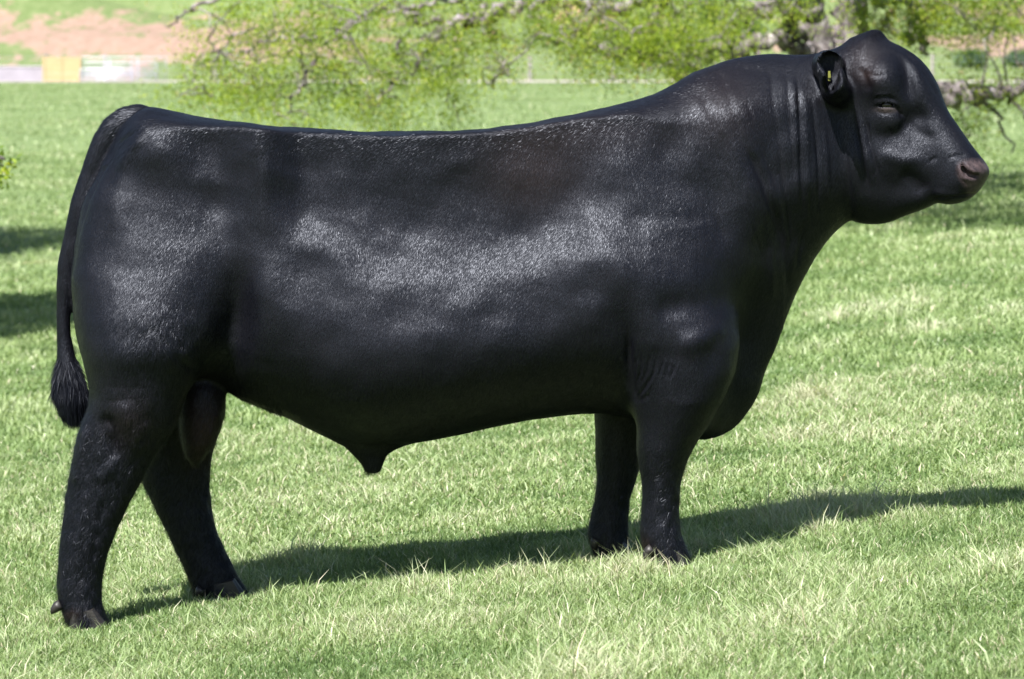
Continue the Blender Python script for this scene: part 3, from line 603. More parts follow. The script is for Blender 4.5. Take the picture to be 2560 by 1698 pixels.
# tail
def tp3(l, y=-.02): return [(*[float(q) for q in (P(a_, b_, y)[0],)], y, float(P(a_, b_, y)[1]), r_ / 800) for a_, b_, r_ in l]
capsules(tp3([(372,300,32),(345,294,33),(314,302,35),(287,322,35),(264,356,34),(243,402,32),(223,452,29),(206,502,25.5),(190,560,22),(178,610,20.5),(167,655,19.5),(161,720,19.5),(158,790,19),(160,840,20),(165,885,24),(170,930,31),(174,975,39),(179,1015,36),(184,1040,22),(188,1052,9)]), .012)

# head in its own frame, turned towards the camera
YAW = R(20); PVX = X_(2090); cyw, syw = math.cos(YAW), math.sin(YAW)
def hl(px, py, yl):
    """image position -> head-local (dx, y, z) world point"""
    x, z = P(px, py, 0.0); dx = (float(x) - PVX - yl * syw) / cyw
    # perspective: nearer points look larger; correct once
    yw = yl * cyw - dx * syw; x, z = P(px, py, yw); dx = (float(x) - PVX - yl * syw) / cyw
    return np.array([dx, yl, float(z)])
def h2w(q): return np.array([PVX + q[0] * cyw + q[1] * syw, q[1] * cyw - q[0] * syw, q[2]])
HROT = np.array([[cyw, -syw, 0], [syw, cyw, 0], [0, 0, 1]])
HEAD = [(2060,140),(2100,118),(2144,96),(2169,83),(2190,79),(2203,87),(2222,103),(2258,118),(2296,143),(2325,178),(2345,215),(2356,246),(2368,275),(2392,311),(2418,349),(2443,383),(2456,398),(2467,413),(2474,427),(2470,442),(2458,463),(2443,483),(2422,499),(2397,509),(2367,512),(2352,508),(2340,508),(2321,519),(2291,530),(2258,541),(2228,555),(2195,561),(2161,560),(2129,551),(2090,500),(2060,400),(2045,250)]
hp = chaikin([hl(a_, b_, 0.0)[[0, 2]] for a_, b_ in HEAD], 1)
hdx = np.arange(-.16, .60, .004); hz = gzs[gzs > 1.0]
HX, HZ = np.meshgrid(hdx, hz, indexing='ij'); HD = sdf_poly(hp, HX, HZ)
HPX, HPY = proj(PVX + HX * cyw, -HX * syw, HZ)
def hg(cx, cy, sx, sy, ang=0):
    a = R(ang); dx = HPX - cx; dy = HPY - cy; u = dx * math.cos(a) + dy * math.sin(a); w = -dx * math.sin(a) + dy * math.cos(a)
    return np.exp(-(u / sx) ** 2 - (w / sy) ** 2)
ax_ = ((HPX - 2200) * .79 + (HPY - 150) * .61)           # distance along the face axis
HW = np.interp(ax_, *rows([(-120,.14),(-40,.135),(40,.128),(110,.118),(170,.098),(240,.080),(300,.075),(340,.076),(380,.070)]))
HW = HW * (1 - .22 * hg(2200, 560, 160, 60)) * (1 - .12 * hg(2180, 90, 60, 40)) + .014 * hg(2165, 430, 50, 90) + .010 * hg(2235, 200, 50, 50) - .010 * hg(2310, 330, 50, 40)
HW = HW - .036 * hg(2280, 190, 19, 80, -16) + .016 * hg(2255, 405, 90, 42) - .010 * hg(2270, 315, 60, 35) + .020 * hg(2215, 205, 36, 50) - .02 * hg(2305, 290, 36, 24) - .012 * hg(2300, 470, 60, 30) + .006 * hg(2400, 440, 45, 45)
HR = np.interp(ax_, *rows([(-120,.15),(60,.13),(200,.095),(300,.065),(380,.055)]))
hA = blur2(np.maximum(1 - np.clip(HD, -.25, None) / HR, 0), 3); HW = blur2(HW, 4)
def bil(arr, u, v):
    fu = np.clip((u - hdx[0]) / .004, 0, len(hdx) - 1.01); fv = np.interp(v, hz, np.arange(len(hz))); fv = np.clip(fv, 0, len(hz) - 1.01)
    i = fu.astype(int); j = fv.astype(int); a_ = fu - i; b_ = fv - j
    return arr[i, j] * (1 - a_) * (1 - b_) + arr[i + 1, j] * a_ * (1 - b_) + arr[i, j + 1] * (1 - a_) * b_ + arr[i + 1, j + 1] * a_ * b_
def head_fn(x, y, z):
    x, y, z = np.broadcast_arrays(x, y, z); dx = (x - PVX) * cyw - y * syw; yl = (x - PVX) * syw + y * cyw
    A = bil(hA, dx, z); W = bil(HW, dx, z); out = np.clip(np.maximum(hdx[0] - dx, dx - hdx[-1]), 0, None)
    return (np.sqrt((yl / W) ** 2 + A ** 2) - 1) * .09 + out
add(head_fn, (X_(2040), -.4, 1.10), (X_(2500), .3, 1.72), .045)
for sgn in (-1, 1):                                        # brow ridges over each eye
    q = hl(2216 if sgn < 0 else 2262, 205 if sgn < 0 else 190, sgn * .085); ell(h2w(q), (.052, .060, .068), .025, rot=HROT)
for sgn in (-1,):
    q = hl(2215, 300, sgn * .098); ell(h2w(q), (.045, .022, .03), .03, rot=HROT)
# dish between the brows

# poll knob
capsules([(*h2w(hl(2150, 125, 0)), .04), (*h2w(hl(2188, 98, 0)), .024)], .02)
# far ear tip
capsules([(*V3(2230, 190, .17), .03), (*V3(2296, 166, .22), .020), (*V3(2316, 157, .25), .011)], .012)
# near ear: hollow cup pointing out of the head
def cone2(p0, r0, p1, r1, y0, y1, k, mode, tap, cap):
    a0, a1 = np.array(V3(*p0, (y0 + y1) / 2)), np.array(V3(*p1, (y0 + y1) / 2)); d = np.array([a1[0] - a0[0], a1[2] - a0[2]])
    def fn(x, y, z):
        q = np.clip((y0 - y) / (y0 - y1), -.5, 1.5); ox = -.010 * q; oz = .012 * q
        tt = np.clip(((x - ox - a0[0]) * d[0] + (z - oz - a0[2]) * d[1]) / (d @ d), 0, 1)
        wob = .0022 * np.sin(q * 7 + tt * 5) + .002 * np.sin(tt * 9 + 1)
        g = np.sqrt((x - ox - a0[0] - d[0] * tt) ** 2 + (z - oz - a0[2] - d[1] * tt) ** 2) - (r0 + (r1 - r0) * tt) * (1 - tap * np.clip(q, 0, 1.5) ** 2) - wob
        return np.maximum(g, (np.maximum(y - y0, y1 + cap * (.5 - tt) - y)))
    m_ = max(r0, r1) + .02; add(fn, (min(a0[0], a1[0]) - m_, y1 - .04, min(a0[2], a1[2]) - m_), (max(a0[0], a1[0]) + m_, y0 + .02, max(a0[2], a1[2]) + m_), k, mode)
cone2((2076, 166), .047, (2089, 222), .038, -.12, -.315, .016, 'u', .30, .05)
cone2((2084, 160), .034, (2086, 220), .015, -.215, -.45, .008, 's', -.10, .0)
capsules([(*V3(2095, 235, -.14), .045), (*V3(2092, 225, -.19), .040)], .02)
# nostril, eye socket
for sgn in (-1, 1):
    if sgn < 0:
        capsules([(*h2w(hl(2407, 419, -.071)), .007), (*h2w(hl(2414, 433, -.071)), .010), (*h2w(hl(2426, 438, -.068)), .011), (*h2w(hl(2441, 440, -.060)), .0085)], .004, 's')
# surface nets -----------------------------------------------------------------
def surface_nets(F):
    S = F < 0
    nx, ny, nz = F.shape
    cnt = np.zeros((nx - 1, ny - 1, nz - 1), np.int8)
    for i in (0, 1):
        for j in (0, 1):
            for k in (0, 1): cnt += S[i:nx - 1 + i, j:ny - 1 + j, k:nz - 1 + k]
    I, J, K = np.nonzero((cnt > 0) & (cnt < 8)); idx = np.full(cnt.shape, -1, np.int32); idx[I, J, K] = np.arange(len(I))
    acc = np.zeros((len(I), 3)); n = np.zeros(len(I))
    cor = [(i, j, k) for i in (0, 1) for j in (0, 1) for k in (0, 1)]
    val = {c: F[I + c[0], J + c[1], K + c[2]] for c in cor}
    for c in cor:
        for ax in range(3):
            if c[ax] == 1: continue
            d = list(c); d[ax] = 1; d = tuple(d); a_, b_ = val[c], val[d]; m_ = (a_ < 0) != (b_ < 0)
            tt = np.where(m_, a_ / np.where(m_, a_ - b_, 1), 0); pt = np.tile(np.array(c, float), (len(I), 1)); pt[:, ax] = tt
            acc += pt * m_[:, None]; n += m_
    fr = acc / n[:, None]
    def co(ax, g, f): return g[ax] * (1 - f) + g[ax + 1] * f
    V = np.stack([co(I, gxs, fr[:, 0]), co(J, gys, fr[:, 1]), co(K, gzs, fr[:, 2])], -1)
    quads = []
    for ax in range(3):
        sl0 = [slice(1, -1)] * 3; sl1 = [slice(1, -1)] * 3; sl0[ax] = slice(0, -1); sl1[ax] = slice(1, None)
        a_ = S[tuple(sl0)]; b_ = S[tuple(sl1)]; E = np.argwhere(a_ != b_); flip = a_[tuple(E.T)]
        off = np.ones(3, int); off[ax] = 0; E = E + off
        u, w = [(1, 2), (2, 0), (0, 1)][ax]; du = np.zeros(3, int); du[u] = 1; dw = np.zeros(3, int); dw[w] = 1
        q = [idx[tuple((E - s_).T)] for s_ in (du * 0, du, du + dw, dw)]
        q = np.stack(q, 1); q = np.where(flip[:, None], q, q[:, ::-1]); quads.append(q)
    return V, np.concatenate(quads)
V, Q = surface_nets(F); del F
# keep the largest connected piece only
par = np.arange(len(V))
EE = np.concatenate([Q[:, [0, 1]], Q[:, [1, 2]], Q[:, [2, 3]], Q[:, [3, 0]]])
for _ in range(400):
    m_ = np.minimum(par[EE[:, 0]], par[EE[:, 1]]); old = par.copy()
    np.minimum.at(par, EE[:, 0], m_); np.minimum.at(par, EE[:, 1], m_); par = par[par]
    if (old == par).all(): break
lab, cn_ = np.unique(par, return_counts=True); keep = par == lab[cn_.argmax()]
remap = np.cumsum(keep) - 1; Q = remap[Q[keep[Q].all(1)]]; V = V[keep]
EE = np.concatenate([Q[:, [0, 1]], Q[:, [1, 2]], Q[:, [2, 3]], Q[:, [3, 0]]])
def lap(V):
    s_ = np.zeros_like(V); c_ = np.bincount(EE.ravel(), minlength=len(V))
    for ax in range(3): s_[:, ax] = np.bincount(EE[:, 0], V[EE[:, 1], ax], len(V)) + np.bincount(EE[:, 1], V[EE[:, 0], ax], len(V))
    return s_ / c_[:, None] - V
for _ in range(5): V = V + .55 * lap(V); V = V - .57 * lap(V)
def normals(V):
    n = np.cross(V[Q[:, 2]] - V[Q[:, 0]], V[Q[:, 3]] - V[Q[:, 1]]); o = np.zeros_like(V)
    for c_ in range(4):
        for ax in range(3): o[:, ax] += np.bincount(Q[:, c_], n[:, ax], len(V))
    return o / np.maximum(np.linalg.norm(o, axis=1, keepdims=True), 1e-12)
NR = normals(V)
if (NR[:, 1] * V[:, 1]).mean() < 0: Q = Q[:, ::-1]; NR = -NR
VP, VQ = proj(V[:, 0], V[:, 1], V[:, 2])
side = np.clip(-NR[:, 1] * 1.6, 0, 1)                   # near side facing the camera
faro = np.clip(NR[:, 1] * 1.6, 0, 1)
DISP = np.zeros(len(V))
def stroke(pts, sig, amp, both=True, taper=True):
    global DISP
    if not both and pts[0][0] > 2120: amp *= 1.5
    pts = np.array(pts, float); lo = pts.min(0) - 4 * sig; hi = pts.max(0) + 4 * sig
    sel = np.nonzero((VP > lo[0]) & (VP < hi[0]) & (VQ > lo[1]) & (VQ < hi[1]))[0]
    if not len(sel): return
    x, z = VP[sel], VQ[sel]; best = np.full(len(sel), 1e9); tb = np.zeros(len(sel)); n = len(pts) - 1
    for i in range(n):
        e = pts[i + 1] - pts[i]; tt = np.clip(((x - pts[i, 0]) * e[0] + (z - pts[i, 1]) * e[1]) / (e @ e), 0, 1)
        d = np.hypot(x - pts[i, 0] - e[0] * tt, z - pts[i, 1] - e[1] * tt); b = d < best; best[b] = d[b]; tb[b] = (i + tt[b]) / n
    w = np.exp(-(best / sig) ** 2)
    if taper: w *= np.clip(np.minimum(tb, 1 - tb) * 5 + .1, 0, 1)
    DISP[sel] += amp * w * (side[sel] + (faro[sel] if both else 0))
mm = .001
# neck folds
for pts, sg, am in [([(1863,357),(1906,455),(1938,541),(1965,650),(1975,740)], 8, -6), ([(1880,350),(1925,455),(1955,541),(1980,640)], 9, 5),
    ([(1993,190),(1999,300),(2000,400),(2006,526)], 5, -6), ([(1985,200),(1990,300),(1992,400),(1996,500)], 8, 5), ([(2012,230),(2016,330),(2020,430),(2020,530)], 7, 4),
    ([(2030,240),(2040,330),(2046,421),(2045,520)], 5, -5), ([(1945,330),(1955,430),(1967,505),(1972,580),(1980,640)], 5, -5),
    ([(2136,275),(2142,330),(2154,390),(2173,480)], 5, -7), ([(2147,275),(2155,330),(2167,390),(2185,470)], 5, 4), ([(2163,290),(2172,340),(2184,390),(2200,450)], 4.5, -6),
    ([(2115,280),(2120,350),(2130,430),(2145,500)], 6, 4), ([(2060,300),(2066,400),(2070,500)], 5, 3),
    ([(1800,170),(1840,300),(1870,420)], 8, -3), ([(1750,210),(1790,320),(1830,450)], 8, -2.5), ([(1925,170),(1935,260),(1948,360)], 6, -2.5), ([(1965,180),(1972,280),(1980,380)], 6, -2.5),
    ([(1905,480),(1930,620),(1935,760)], 8, 4), ([(2010,560),(2000,620),(1990,680)], 5, -3)]:
    stroke(pts, sg * 1.1, am * mm * .9)
for _ in range(46):                                      # fine creases of the neck hide
    x0 = random.uniform(1740, 2060); y0 = random.uniform(180, 560); l_ = random.uniform(50, 150); dx_ = (x0 - 2060) * -.0009 * l_
    stroke([(x0, y0), (x0 + dx_ + random.uniform(-4, 4), y0 + l_ * .5), (x0 + dx_ * 1.8, y0 + l_)], random.uniform(3, 5), random.uniform(-2.2, 1.4) * mm)
# elbow creases
for pts in [[(1589,895),(1589,935)], [(1605,890),(1602,930),(1587,967)], [(1625,888),(1620,924),(1602,958),(1582,986)], [(1643,900),(1633,937),(1610,972),(1588,1000)],
            [(1658,902),(1648,940)], [(1675,904),(1664,942)], [(1689,912),(1676,945)]]:
    stroke(pts, random.uniform(3.4, 4.4), -random.uniform(3, 5) * mm, False); stroke([(a_ + 7, b_ + random.uniform(-6, 6)) for a_, b_ in pts], 4.2, 2.5 * mm, False)
stroke([(1570,830),(1574,900),(1580,960),(1590,1010)], 9, -10 * mm); stroke([(1590,1005),(1625,985)], 4, -4 * mm, False)
stroke([(1722,858),(1762,838),(1790,826)], 26, 8 * mm, taper=False); stroke([(1640,770),(1700,765),(1780,760)], 30, -6 * mm); stroke([(1660,995),(1700,1010),(1740,1005)], 4, 2 * mm)
# stifle, gaskin and hock modelling
stroke([(262,1030),(276,1090),(290,1150)], 17, -20 * mm); stroke([(222,1060),(204,1130),(192,1220)], 13, 9 * mm); stroke([(250,1200),(262,1180),(285,1150)], 12, 6 * mm)
stroke([(262,1230),(245,1320),(230,1420)], 9, -6 * mm); stroke([(215,1230),(200,1330),(192,1430)], 14, 4 * mm); stroke([(300,1000),(335,1070),(345,1130)], 22, 11 * mm)
stroke([(235,962),(330,970),(390,966)], 4, -1.2 * mm); stroke([(250,1003),(350,998)], 3.5, -2 * mm)
stroke([(430,880),(470,915),(500,930)], 10, -6 * mm)
stroke([(560,985),(640,1000)], 12, 3 * mm)
# tail groove against the rump
stroke([(345,322),(303,352),(257,423),(219,504),(192,591),(181,677)], 5, -13 * mm, False)
stroke([(365,345),(325,372),(295,430)], 10, 5 * mm)
# face
E0 = dict(both=False)
stroke([(2184,262),(2200,255),(2218,253),(2236,258),(2248,270)], 4.5, 4.0 * mm, **E0)
stroke([(2184,246),(2202,240),(2222,241),(2240,252)], 3, -3.0 * mm, **E0); stroke([(2188,240),(2206,234),(2226,236)], 3, 2.5 * mm, **E0)
stroke([(2190,268),(2206,271),(2222,271),(2240,272)], 3.2, 2.5 * mm, **E0)
stroke([(2192,279),(2210,284),(2232,281)], 3, -2.5 * mm, **E0); stroke([(2240,266),(2250,280),(2258,290)], 3.5, -5 * mm, **E0)
stroke([(2194,264),(2208,262),(2224,262),(2238,266)], 4.2, -9 * mm, **E0)
stroke([(2150,165),(2165,200),(2172,230)], 10, -4 * mm, **E0); stroke([(2165,180),(2190,190),(2215,185)], 5, -2 * mm, **E0)
stroke([(2255,300),(2300,330),(2340,350)], 14, -3 * mm, **E0); stroke([(2200,380),(2250,400),(2310,400)], 16, 4 * mm, **E0)
stroke([(2250,430),(2290,450),(2315,480)], 18, -5 * mm, **E0); stroke([(2330,478),(2370,486),(2405,487)], 8, 3 * mm, **E0)
stroke([(2320,408),(2332,398),(2345,392)], 4, -2.5 * mm, **E0); stroke([(2370,395),(2390,390),(2415,388)], 5, -2.5 * mm, **E0)
stroke([(2330,494),(2365,494),(2400,490),(2432,486),(2446,486)], 3.0, -7 * mm, **E0)   # mouth
stroke([(2400,408),(2398,425),(2408,444),(2430,452)], 4.5, 4 * mm, **E0); stroke([(2412,408),(2425,424),(2448,432)], 5, 4 * mm, **E0)
stroke([(2405,416),(2410,430),(2420,438),(2441,440)], 5, -4 * mm, both=False, taper=False)  # nostril
stroke([(2230,110),(2262,128),(2290,160)], 6, -2 * mm, **E0); stroke([(2265,125),(2300,165),(2335,220),(2350,250)], 6, -2 * mm, **E0)
for _ in range(40):                                      # face hide creases
    x0 = random.uniform(2120, 2330); y0 = random.uniform(120, 460); th = random.uniform(-.6, .9); l_ = random.uniform(15, 50)
    stroke([(x0, y0), (x0 + math.sin(th) * l_, y0 + math.cos(th) * l_)], random.uniform(3, 5), random.uniform(-1.2, 1.0) * mm, **E0)
# curly winter hair on the lower thigh and legs
curl = np.clip(np.exp(-((VP - 400) / 110) ** 2 - ((VQ - 860) / 90) ** 2) * 1.0 + sstep(900, 1110, VQ) * (VP < 700) * .9 + sstep(1080, 1180, VQ) * (VP > 1400) * .8, 0, 1)
rr = np.random.default_rng(5); cl = np.zeros(len(V))
for _ in range(26):
    k_ = rr.normal(0, 1, 3); k_ *= rr.uniform(90, 230) / np.linalg.norm(k_); cl += np.sin(V @ k_ + rr.uniform(0, 6.28))
DISP += cl / 5 * curl * 1.3 * mm
for wl, am, nn in ((.24, 1.7, 9), (.11, .75, 12), (.05, .22, 14)):   # uneven muscle and fat under the hide
    acc_ = np.zeros(len(V))
    for _ in range(nn):
        k_ = rr.normal(0, 1, 3); k_ *= 6.283 / (wl * rr.uniform(.7, 1.5)) / np.linalg.norm(k_); acc_ += np.sin(V @ k_ + rr.uniform(0, 6.28))
    DISP += acc_ / math.sqrt(nn) * am * 1.4 * mm * (1 - .75 * sstep(2060, 2160, VP)) * (1 - .6 * sstep(1080, 1180, VQ))
V = V + NR * DISP[:, None]
V = V + .25 * lap(V)
VP, VQ = proj(V[:, 0], V[:, 1], V[:, 2]); nearside = side
def vg(cx, cy, sx_, sy_): return np.exp(-((VP - cx) / sx_) ** 2 - ((VQ - cy) / sy_) ** 2)
# colour attributes: bare skin of the muzzle, reddish tinge of the coat
nosepoly = chaikin([(2396,404),(2420,398),(2450,397),(2480,410),(2485,440),(2470,470),(2445,492),(2418,492),(2412,474),(2404,456),(2392,440),(2391,420)], 1)
skin = np.clip(sdf_poly(nosepoly, VP, VQ) / 13 + .35, 0, 1)
lid = np.clip(1.2 * np.exp(-((VP - 2218) / 24) ** 2 - ((VQ - 275) / 6) ** 2), 0, 1) * side
brown = np.clip(.26 * vg(1330, 430, 120, 90) + .2 * vg(1800, 260, 90, 90) + .3 * vg(2155, 150, 40, 45) + .25 * vg(2175, 190, 30, 20) + .15 * vg(1450, 330, 200, 60) + .22 * vg(330, 1060, 60, 60) + .9 * vg(505, 1070, 50, 90)+ .5 * vg(1612, 1365, 16, 24) + .45 * vg(185, 1535, 26, 12), 0, 1)

m, t = new_mat('black_coat'); vec = mapped(t)
ask = N(t, 'ShaderNodeAttribute', attribute_name='skin'); abr = N(t, 'ShaderNodeAttribute', attribute_name='brown'); acu = N(t, 'ShaderNodeAttribute', attribute_name='curl'); ali = N(t, 'ShaderNodeAttribute', attribute_name='lid')
nh = noise(t, 1.0, 3, .6, mapped(t, (330, 330, 120), rot=(0, R(8), 0))); nh2 = noise(t, 95, 4, .65, vec); nl = noise(t, 7, 4, .6, vec); nm = noise(t, 26, 3, .6, vec)
base = ramp(t, [(.3, (.003, .003, .0045)), (.7, (.006, .0058, .0078))], nl.outputs[0])
c = mix(t, base.outputs[0], (.035, .019, .012), mth(t, 'MULTIPLY', abr.outputs['Fac'], mth(t, 'ADD', nh2.outputs[0], .1)))
ns = noise(t, 60, 5, .6, vec)
sk = ramp(t, [(.3, (.016, .013, .015)), (.7, (.070, .050, .052))], ns.outputs[0])
c = mix(t, c, sk.outputs[0], ask.outputs['Fac']); c = mix(t, c, (.06, .048, .047), mth(t, 'MULTIPLY', ali.outputs['Fac'], .75))
p = N(t, 'ShaderNodeBsdfPrincipled'); o = N(t, 'ShaderNodeOutputMaterial'); L(t, c, p.inputs['Base Color'])
rg = ramp(t, [(.3, (.38, .38, .38)), (.7, (.50, .50, .50))], nm.outputs[0]); rgh = mth(t, 'ADD', rg.outputs[0], mth(t, 'MULTIPLY', acu.outputs['Fac'], .10))
L(t, rgh, p.inputs['Roughness']); p.inputs['Specular IOR Level'].default_value = .14
p.inputs['Specular Tint'].default_value = (.76, .83, 1.0, 1)

hgt = mth(t, 'ADD', nh.outputs[0], mth(t, 'MULTIPLY', nh2.outputs[0], mth(t, 'ADD', .3, mth(t, 'MULTIPLY', acu.outputs['Fac'], 2.5))))
b = N(t, 'ShaderNodeBump'); b.inputs['Strength'].default_value = .9; b.inputs['Distance'].default_value = .0022; L(t, hgt, b.inputs['Height']); L(t, b.outputs[0], p.inputs['Normal'])
L(t, p.outputs[0], o.inputs[0]); M_COAT = m
bull = mesh_np('bull', V, Q, np.full(len(Q), 4), M_COAT, attrs={'skin': skin, 'brown': brown, 'curl': curl, 'lid': lid})
tag(bull, 'large glossy black bull standing side on in the grass, facing right', 'bull')
print('bull verts', len(V))

# hair: short guard hairs on the fuzzy parts and the tail switch
def hair_mat(name, lay):
  m, t = new_mat(name); abr = N(t, 'ShaderNodeAttribute', attribute_name='brown'); p, o = principled(t, mix(t, (.0030, .0036, .0068), (.050, .026, .015), abr.outputs['Fac']), .425 if lay else .5, spec=.46 if lay else .25); p.inputs['Specular Tint'].default_value = (.80, .85, 1, 1)
  if lay: al = N(t, 'ShaderNodeAttribute', attribute_name='lay'); L(t, al.outputs['Vector'], p.inputs['Normal'])
  return m
M_HAIR = hair_mat('black_hair', True); M_SWITCH = hair_mat('tail_switch_hair', False)
def strands(name, base, dirs, length, width, mat, parent, droop=None, seed=1, sn=None, jit=.30):
    r = np.random.default_rng(seed); n = len(base); d = dirs / np.linalg.norm(dirs, axis=1, keepdims=True)
    w = np.cross(d, r.normal(0, 1, (n, 3)) if sn is None else sn + r.normal(0, .12, (n, 3))); w /= np.linalg.norm(w, axis=1, keepdims=True); w *= width[:, None] / 2
    dr = np.zeros((n, 3)) if droop is None else droop
    p1 = base + d * length[:, None] * .5 + dr * .25; p2 = base + d * length[:, None] + dr
    vs = np.stack([base - w, base + w, p1 - w * .8, p1 + w * .8, p2], 1); b_ = np.arange(n)[:, None] * 5
    lp = np.concatenate([b_ + np.array([0, 1, 3, 2]), b_ + np.array([2, 3, 4])], 1)
    o = mesh_np(name, vs.reshape(-1, 3), lp.ravel(), np.tile(np.array([4, 3]), n), mat, parent)
    if sn is not None:                                   # each hair catches the light like a thin lying fibre
        q = np.cross(d, sn); q /= np.maximum(np.linalg.norm(q, axis=1, keepdims=True), 1e-6)
        m_ = sn + q * r.normal(0, 1, (n, 1)) * jit + d * r.normal(0, jit * .35, (n, 1)); m_ /= np.linalg.norm(m_, axis=1, keepdims=True)
        a_ = o.data.attributes.new('lay', 'FLOAT_VECTOR', 'POINT'); a_.data.foreach_set('vector', np.repeat(m_, 5, 0).astype(np.float32).ravel())
    return o
NR = normals(V)
area = np.zeros(len(V)); fa_ = np.linalg.norm(np.cross(V[Q[:, 2]] - V[Q[:, 0]], V[Q[:, 3]] - V[Q[:, 1]]), axis=1)
for c_ in range(4): area += np.bincount(Q[:, c_], fa_, len(V))
area = np.minimum(area, np.percentile(area, 99.5))
eyez = np.clip(2.2 * vg(2217, 264, 26, 9), 0, 1) * (V[:, 1] < 0); shortz = np.clip(sstep(2090, 2180, VP) + vg(2080, 190, 50, 80), 0, 1)
wgt = area * (.10 + .90 * np.clip(.75 - NR[:, 1] * 1.4, 0, 1)) * (1 + 1.3 * shortz) * (1 + .3 * curl) * (1 - .95 * skin) * (1 - eyez) * (1 - .8 * vg(505, 1070, 55, 100)) * (1 - np.clip(1.5 * vg(2082, 185, 20, 50), 0, .92))
wgt = np.maximum(wgt, 0); r = np.random.default_rng(4); NH = 700000; ix = r.choice(len(V), NH, p=wgt / wgt.sum())
nb = NR[ix]; flow = np.stack([-.30 - .25 * shortz[ix], 0 * ix, -1.0 * np.ones(len(ix))], -1)
sw_ = np.sin(V[ix, 0] * 7 + V[ix, 2] * 5) * .10 + np.sin(V[ix, 0] * 17 - V[ix, 2] * 11 + 2) * .07; flow[:, 0] += sw_
tl_ = np.interp(VP[ix], *rows([(p_[0], p_[1]) for p_ in TORSO[1:21]])); flow[:, 0] -= 1.8 * np.exp(-((VQ[ix] - tl_) / 62) ** 2) * (VP[ix] < 2000)
flow -= nb * (flow * nb).sum(1)[:, None]; flow /= np.maximum(np.linalg.norm(flow, axis=1, keepdims=True), .05)
cu = curl[ix]; cph_ = (cl / 5)[ix]
fz = np.clip(1.6 * vg(932, 1178, 26, 14)[ix] + vg(300, 330, 60, 80)[ix] + vg(2185, 80, 30, 18)[ix], 0, 1)
dirs = nb * (r.uniform(.04, .18, len(ix)) + .38 * cu + .35 * fz)[:, None] + flow + r.normal(0, 1, (len(ix), 3)) * (.10 + .20 * cu)[:, None]
dirs[:, 0] += .5 * cu * cph_
ln = r.uniform(.007, .012, len(ix)) * (1 + .9 * cu + .9 * fz) * (1 - .45 * shortz[ix])
jit = r.normal(0, .0035, (len(ix), 3)); jit -= nb * (jit * nb).sum(1)[:, None]
ch = strands('coat_hair', V[ix] + jit, dirs, ln, r.uniform(.00045, .0008, len(ix)) * (1 - .35 * shortz[ix]) * (1 - .25 * cu), M_HAIR, bull, seed=2, sn=nb, jit=(.145 + .26 * cu + .06 * shortz[ix] + .06 * np.exp(-((VQ[ix] - tl_ - 20) / 60) ** 2) * (VP[ix] < 2000))[:, None])
bt = np.repeat(brown[ix] * r.uniform(.2, 1, len(ix)), 5); a_t = ch.data.attributes.new('brown', 'FLOAT', 'POINT'); a_t.data.foreach_set('value', bt.astype(np.float32))
# tail switch
n = 20000; tt = r.uniform(0, 1, n); ctr = np.array([(165,885),(168,915),(172,950),(177,985),(182,1015),(187,1035)], float); rad = np.array([17, 27, 39, 45, 41, 28.]) / 800
cx_ = np.interp(tt, np.linspace(0, 1, 6), ctr[:, 0]); cy_ = np.interp(tt, np.linspace(0, 1, 6), ctr[:, 1]); rd = np.interp(tt, np.linspace(0, 1, 6), rad)
x_, z_ = P(cx_, cy_, -.02); ph = r.uniform(0, 6.28, n); out = np.stack([np.cos(ph), np.sin(ph), 0 * ph], -1)
base = np.stack([x_, np.full(n, -.02), z_], -1) + out * rd[:, None] * r.uniform(.75, 1.05, (n, 1))
sw = np.where(tt < .6, .34, -.18)[:, None]
strands('tail_hair', base, out * (sw + r.normal(0, .12, (n, 1))) + np.array([.10, 0, -1.0]) + r.normal(0, .14, (n, 3)), r.uniform(.025, .065, n), r.uniform(.0006, .0012, n), M_SWITCH, bull, droop=-out * .012 * (tt[:, None] > .3), seed=3)
# eye
m, t = new_mat('dark_eye'); principled(t, (.008, .006, .006), .12, spec=.35); M_EYE = m
mb = MB(); er = .0215
for i in range(13):
    for j in range(20):
        a_, b_ = math.pi * i / 12, 2 * math.pi * j / 20; mb.v.append((er * math.sin(a_) * math.cos(b_), er * math.sin(a_) * math.sin(b_) * .9, er * math.cos(a_)))
for i in range(12):
    for j in range(20): j2 = (j + 1) % 20; mb.f.append((i*20+j, (i+1)*20+j, (i+1)*20+j2, i*20+j2))
sel = np.nonzero((np.abs(VP - 2217) < 8) & (np.abs(VQ - 264) < 5) & (V[:, 1] < 0))[0]
ey = V[sel, 1].min() if len(sel) else -.2
eye = mb.build('eye', M_EYE, bull, True); e0 = V3(2217, 263, ey + er * .9 - .002); eye.location = e0
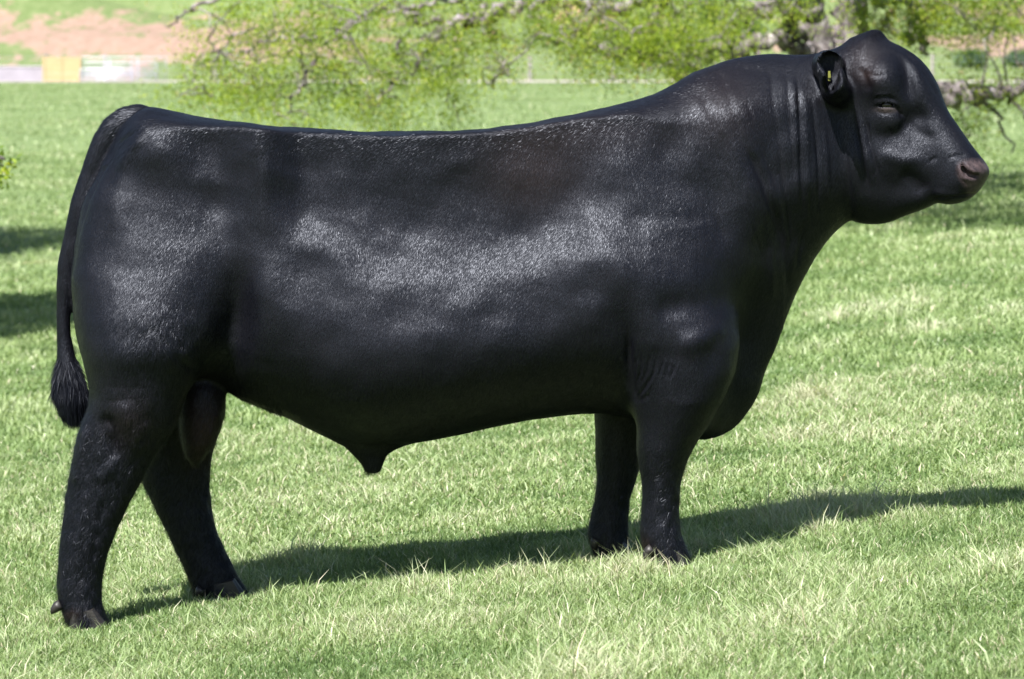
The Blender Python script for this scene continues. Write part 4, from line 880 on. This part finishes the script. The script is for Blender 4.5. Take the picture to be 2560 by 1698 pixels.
# ear tag
m, t = new_mat('yellow_plastic'); principled(t, (.11, .115, .015), .5); M_TAG = m
mb = MB(); p0 = V3(2073, 190, -.262); mb.box((0, 0, 0), (.0034, .0015, .015)); mb.box((0, -.004, 0), (.004, .003, .006)); et = mb.build('ear_tag', M_TAG, bull); et.location = p0; et['label'] = 'small yellow ear tag'
# hooves and dewclaws
m, t = new_mat('horn'); v = mapped(t, (1, 1, 6)); n_ = noise(t, 30, 4, .6, v); rmp = ramp(t, [(.3, (.007, .006, .006)), (.7, (.020, .017, .016))], n_.outputs[0]); principled(t, rmp.outputs[0], .5, n_.outputs[0], .4, .004); M_HORN = m
def hoof(px, py, yc, ang=0.0):
    x0, z0 = P(px, py, yc); x0 = float(x0); zg = float(gz(x0, yc)); mb = MB()
    for s_ in (-1, 1):
        prof = [(-.045, .062), (-.050, .0), (.080, .0), (.062, .030), (.030, .075)]   # side profile, toe forwards
        b_ = len(mb.v); rings = 5
        for k in range(rings):
            w_ = -1 + 2 * k / (rings - 1); ins = 1 - .22 * w_ * w_
            for (a_, h_) in prof: mb.v.append((x0 + (a_ - .01) * ins + .01, yc + s_ * .033 + w_ * .028, zg - .004 + h_ * (1 - .10 * w_ * w_)))
        m_ = len(prof)
        for k in range(rings - 1):
            for i in range(m_): j = (i + 1) % m_; mb.f.append((b_ + k*m_ + i, b_ + k*m_ + j, b_ + (k+1)*m_ + j, b_ + (k+1)*m_ + i))
        mb.f.append(tuple(b_ + i for i in range(m_))[::-1]); mb.f.append(tuple(b_ + (rings-1)*m_ + i for i in range(m_)))
    return mb.build('hoof', M_HORN, bull, False)
for a_ in ((215, 1560, -.24), (565, 1500, .24), (1672, 1415, -.20), (1535, 1395, .21)): hoof(*a_)
def dewclaw(px, py, y, dx=-.014, dz=-.012):
    c0 = V3(px, py, y); mb = MB(); mb.tube([c0 + Vector((-dx * .9, 0, -dz * .6)), c0, c0 + Vector((dx * .8, 0, dz)), c0 + Vector((dx * 1.25, 0, dz * 1.8))], [.017, .016, .011, .003], 10); mb.build('dewclaw', M_HORN, bull, True)
dewclaw(142, 1517, -.275); dewclaw(1488, 1356, .165, -.004, -.016); dewclaw(1622, 1378, -.262, -.012, -.014); dewclaw(500, 1478, .17, -.006, -.012)
#@@END@@
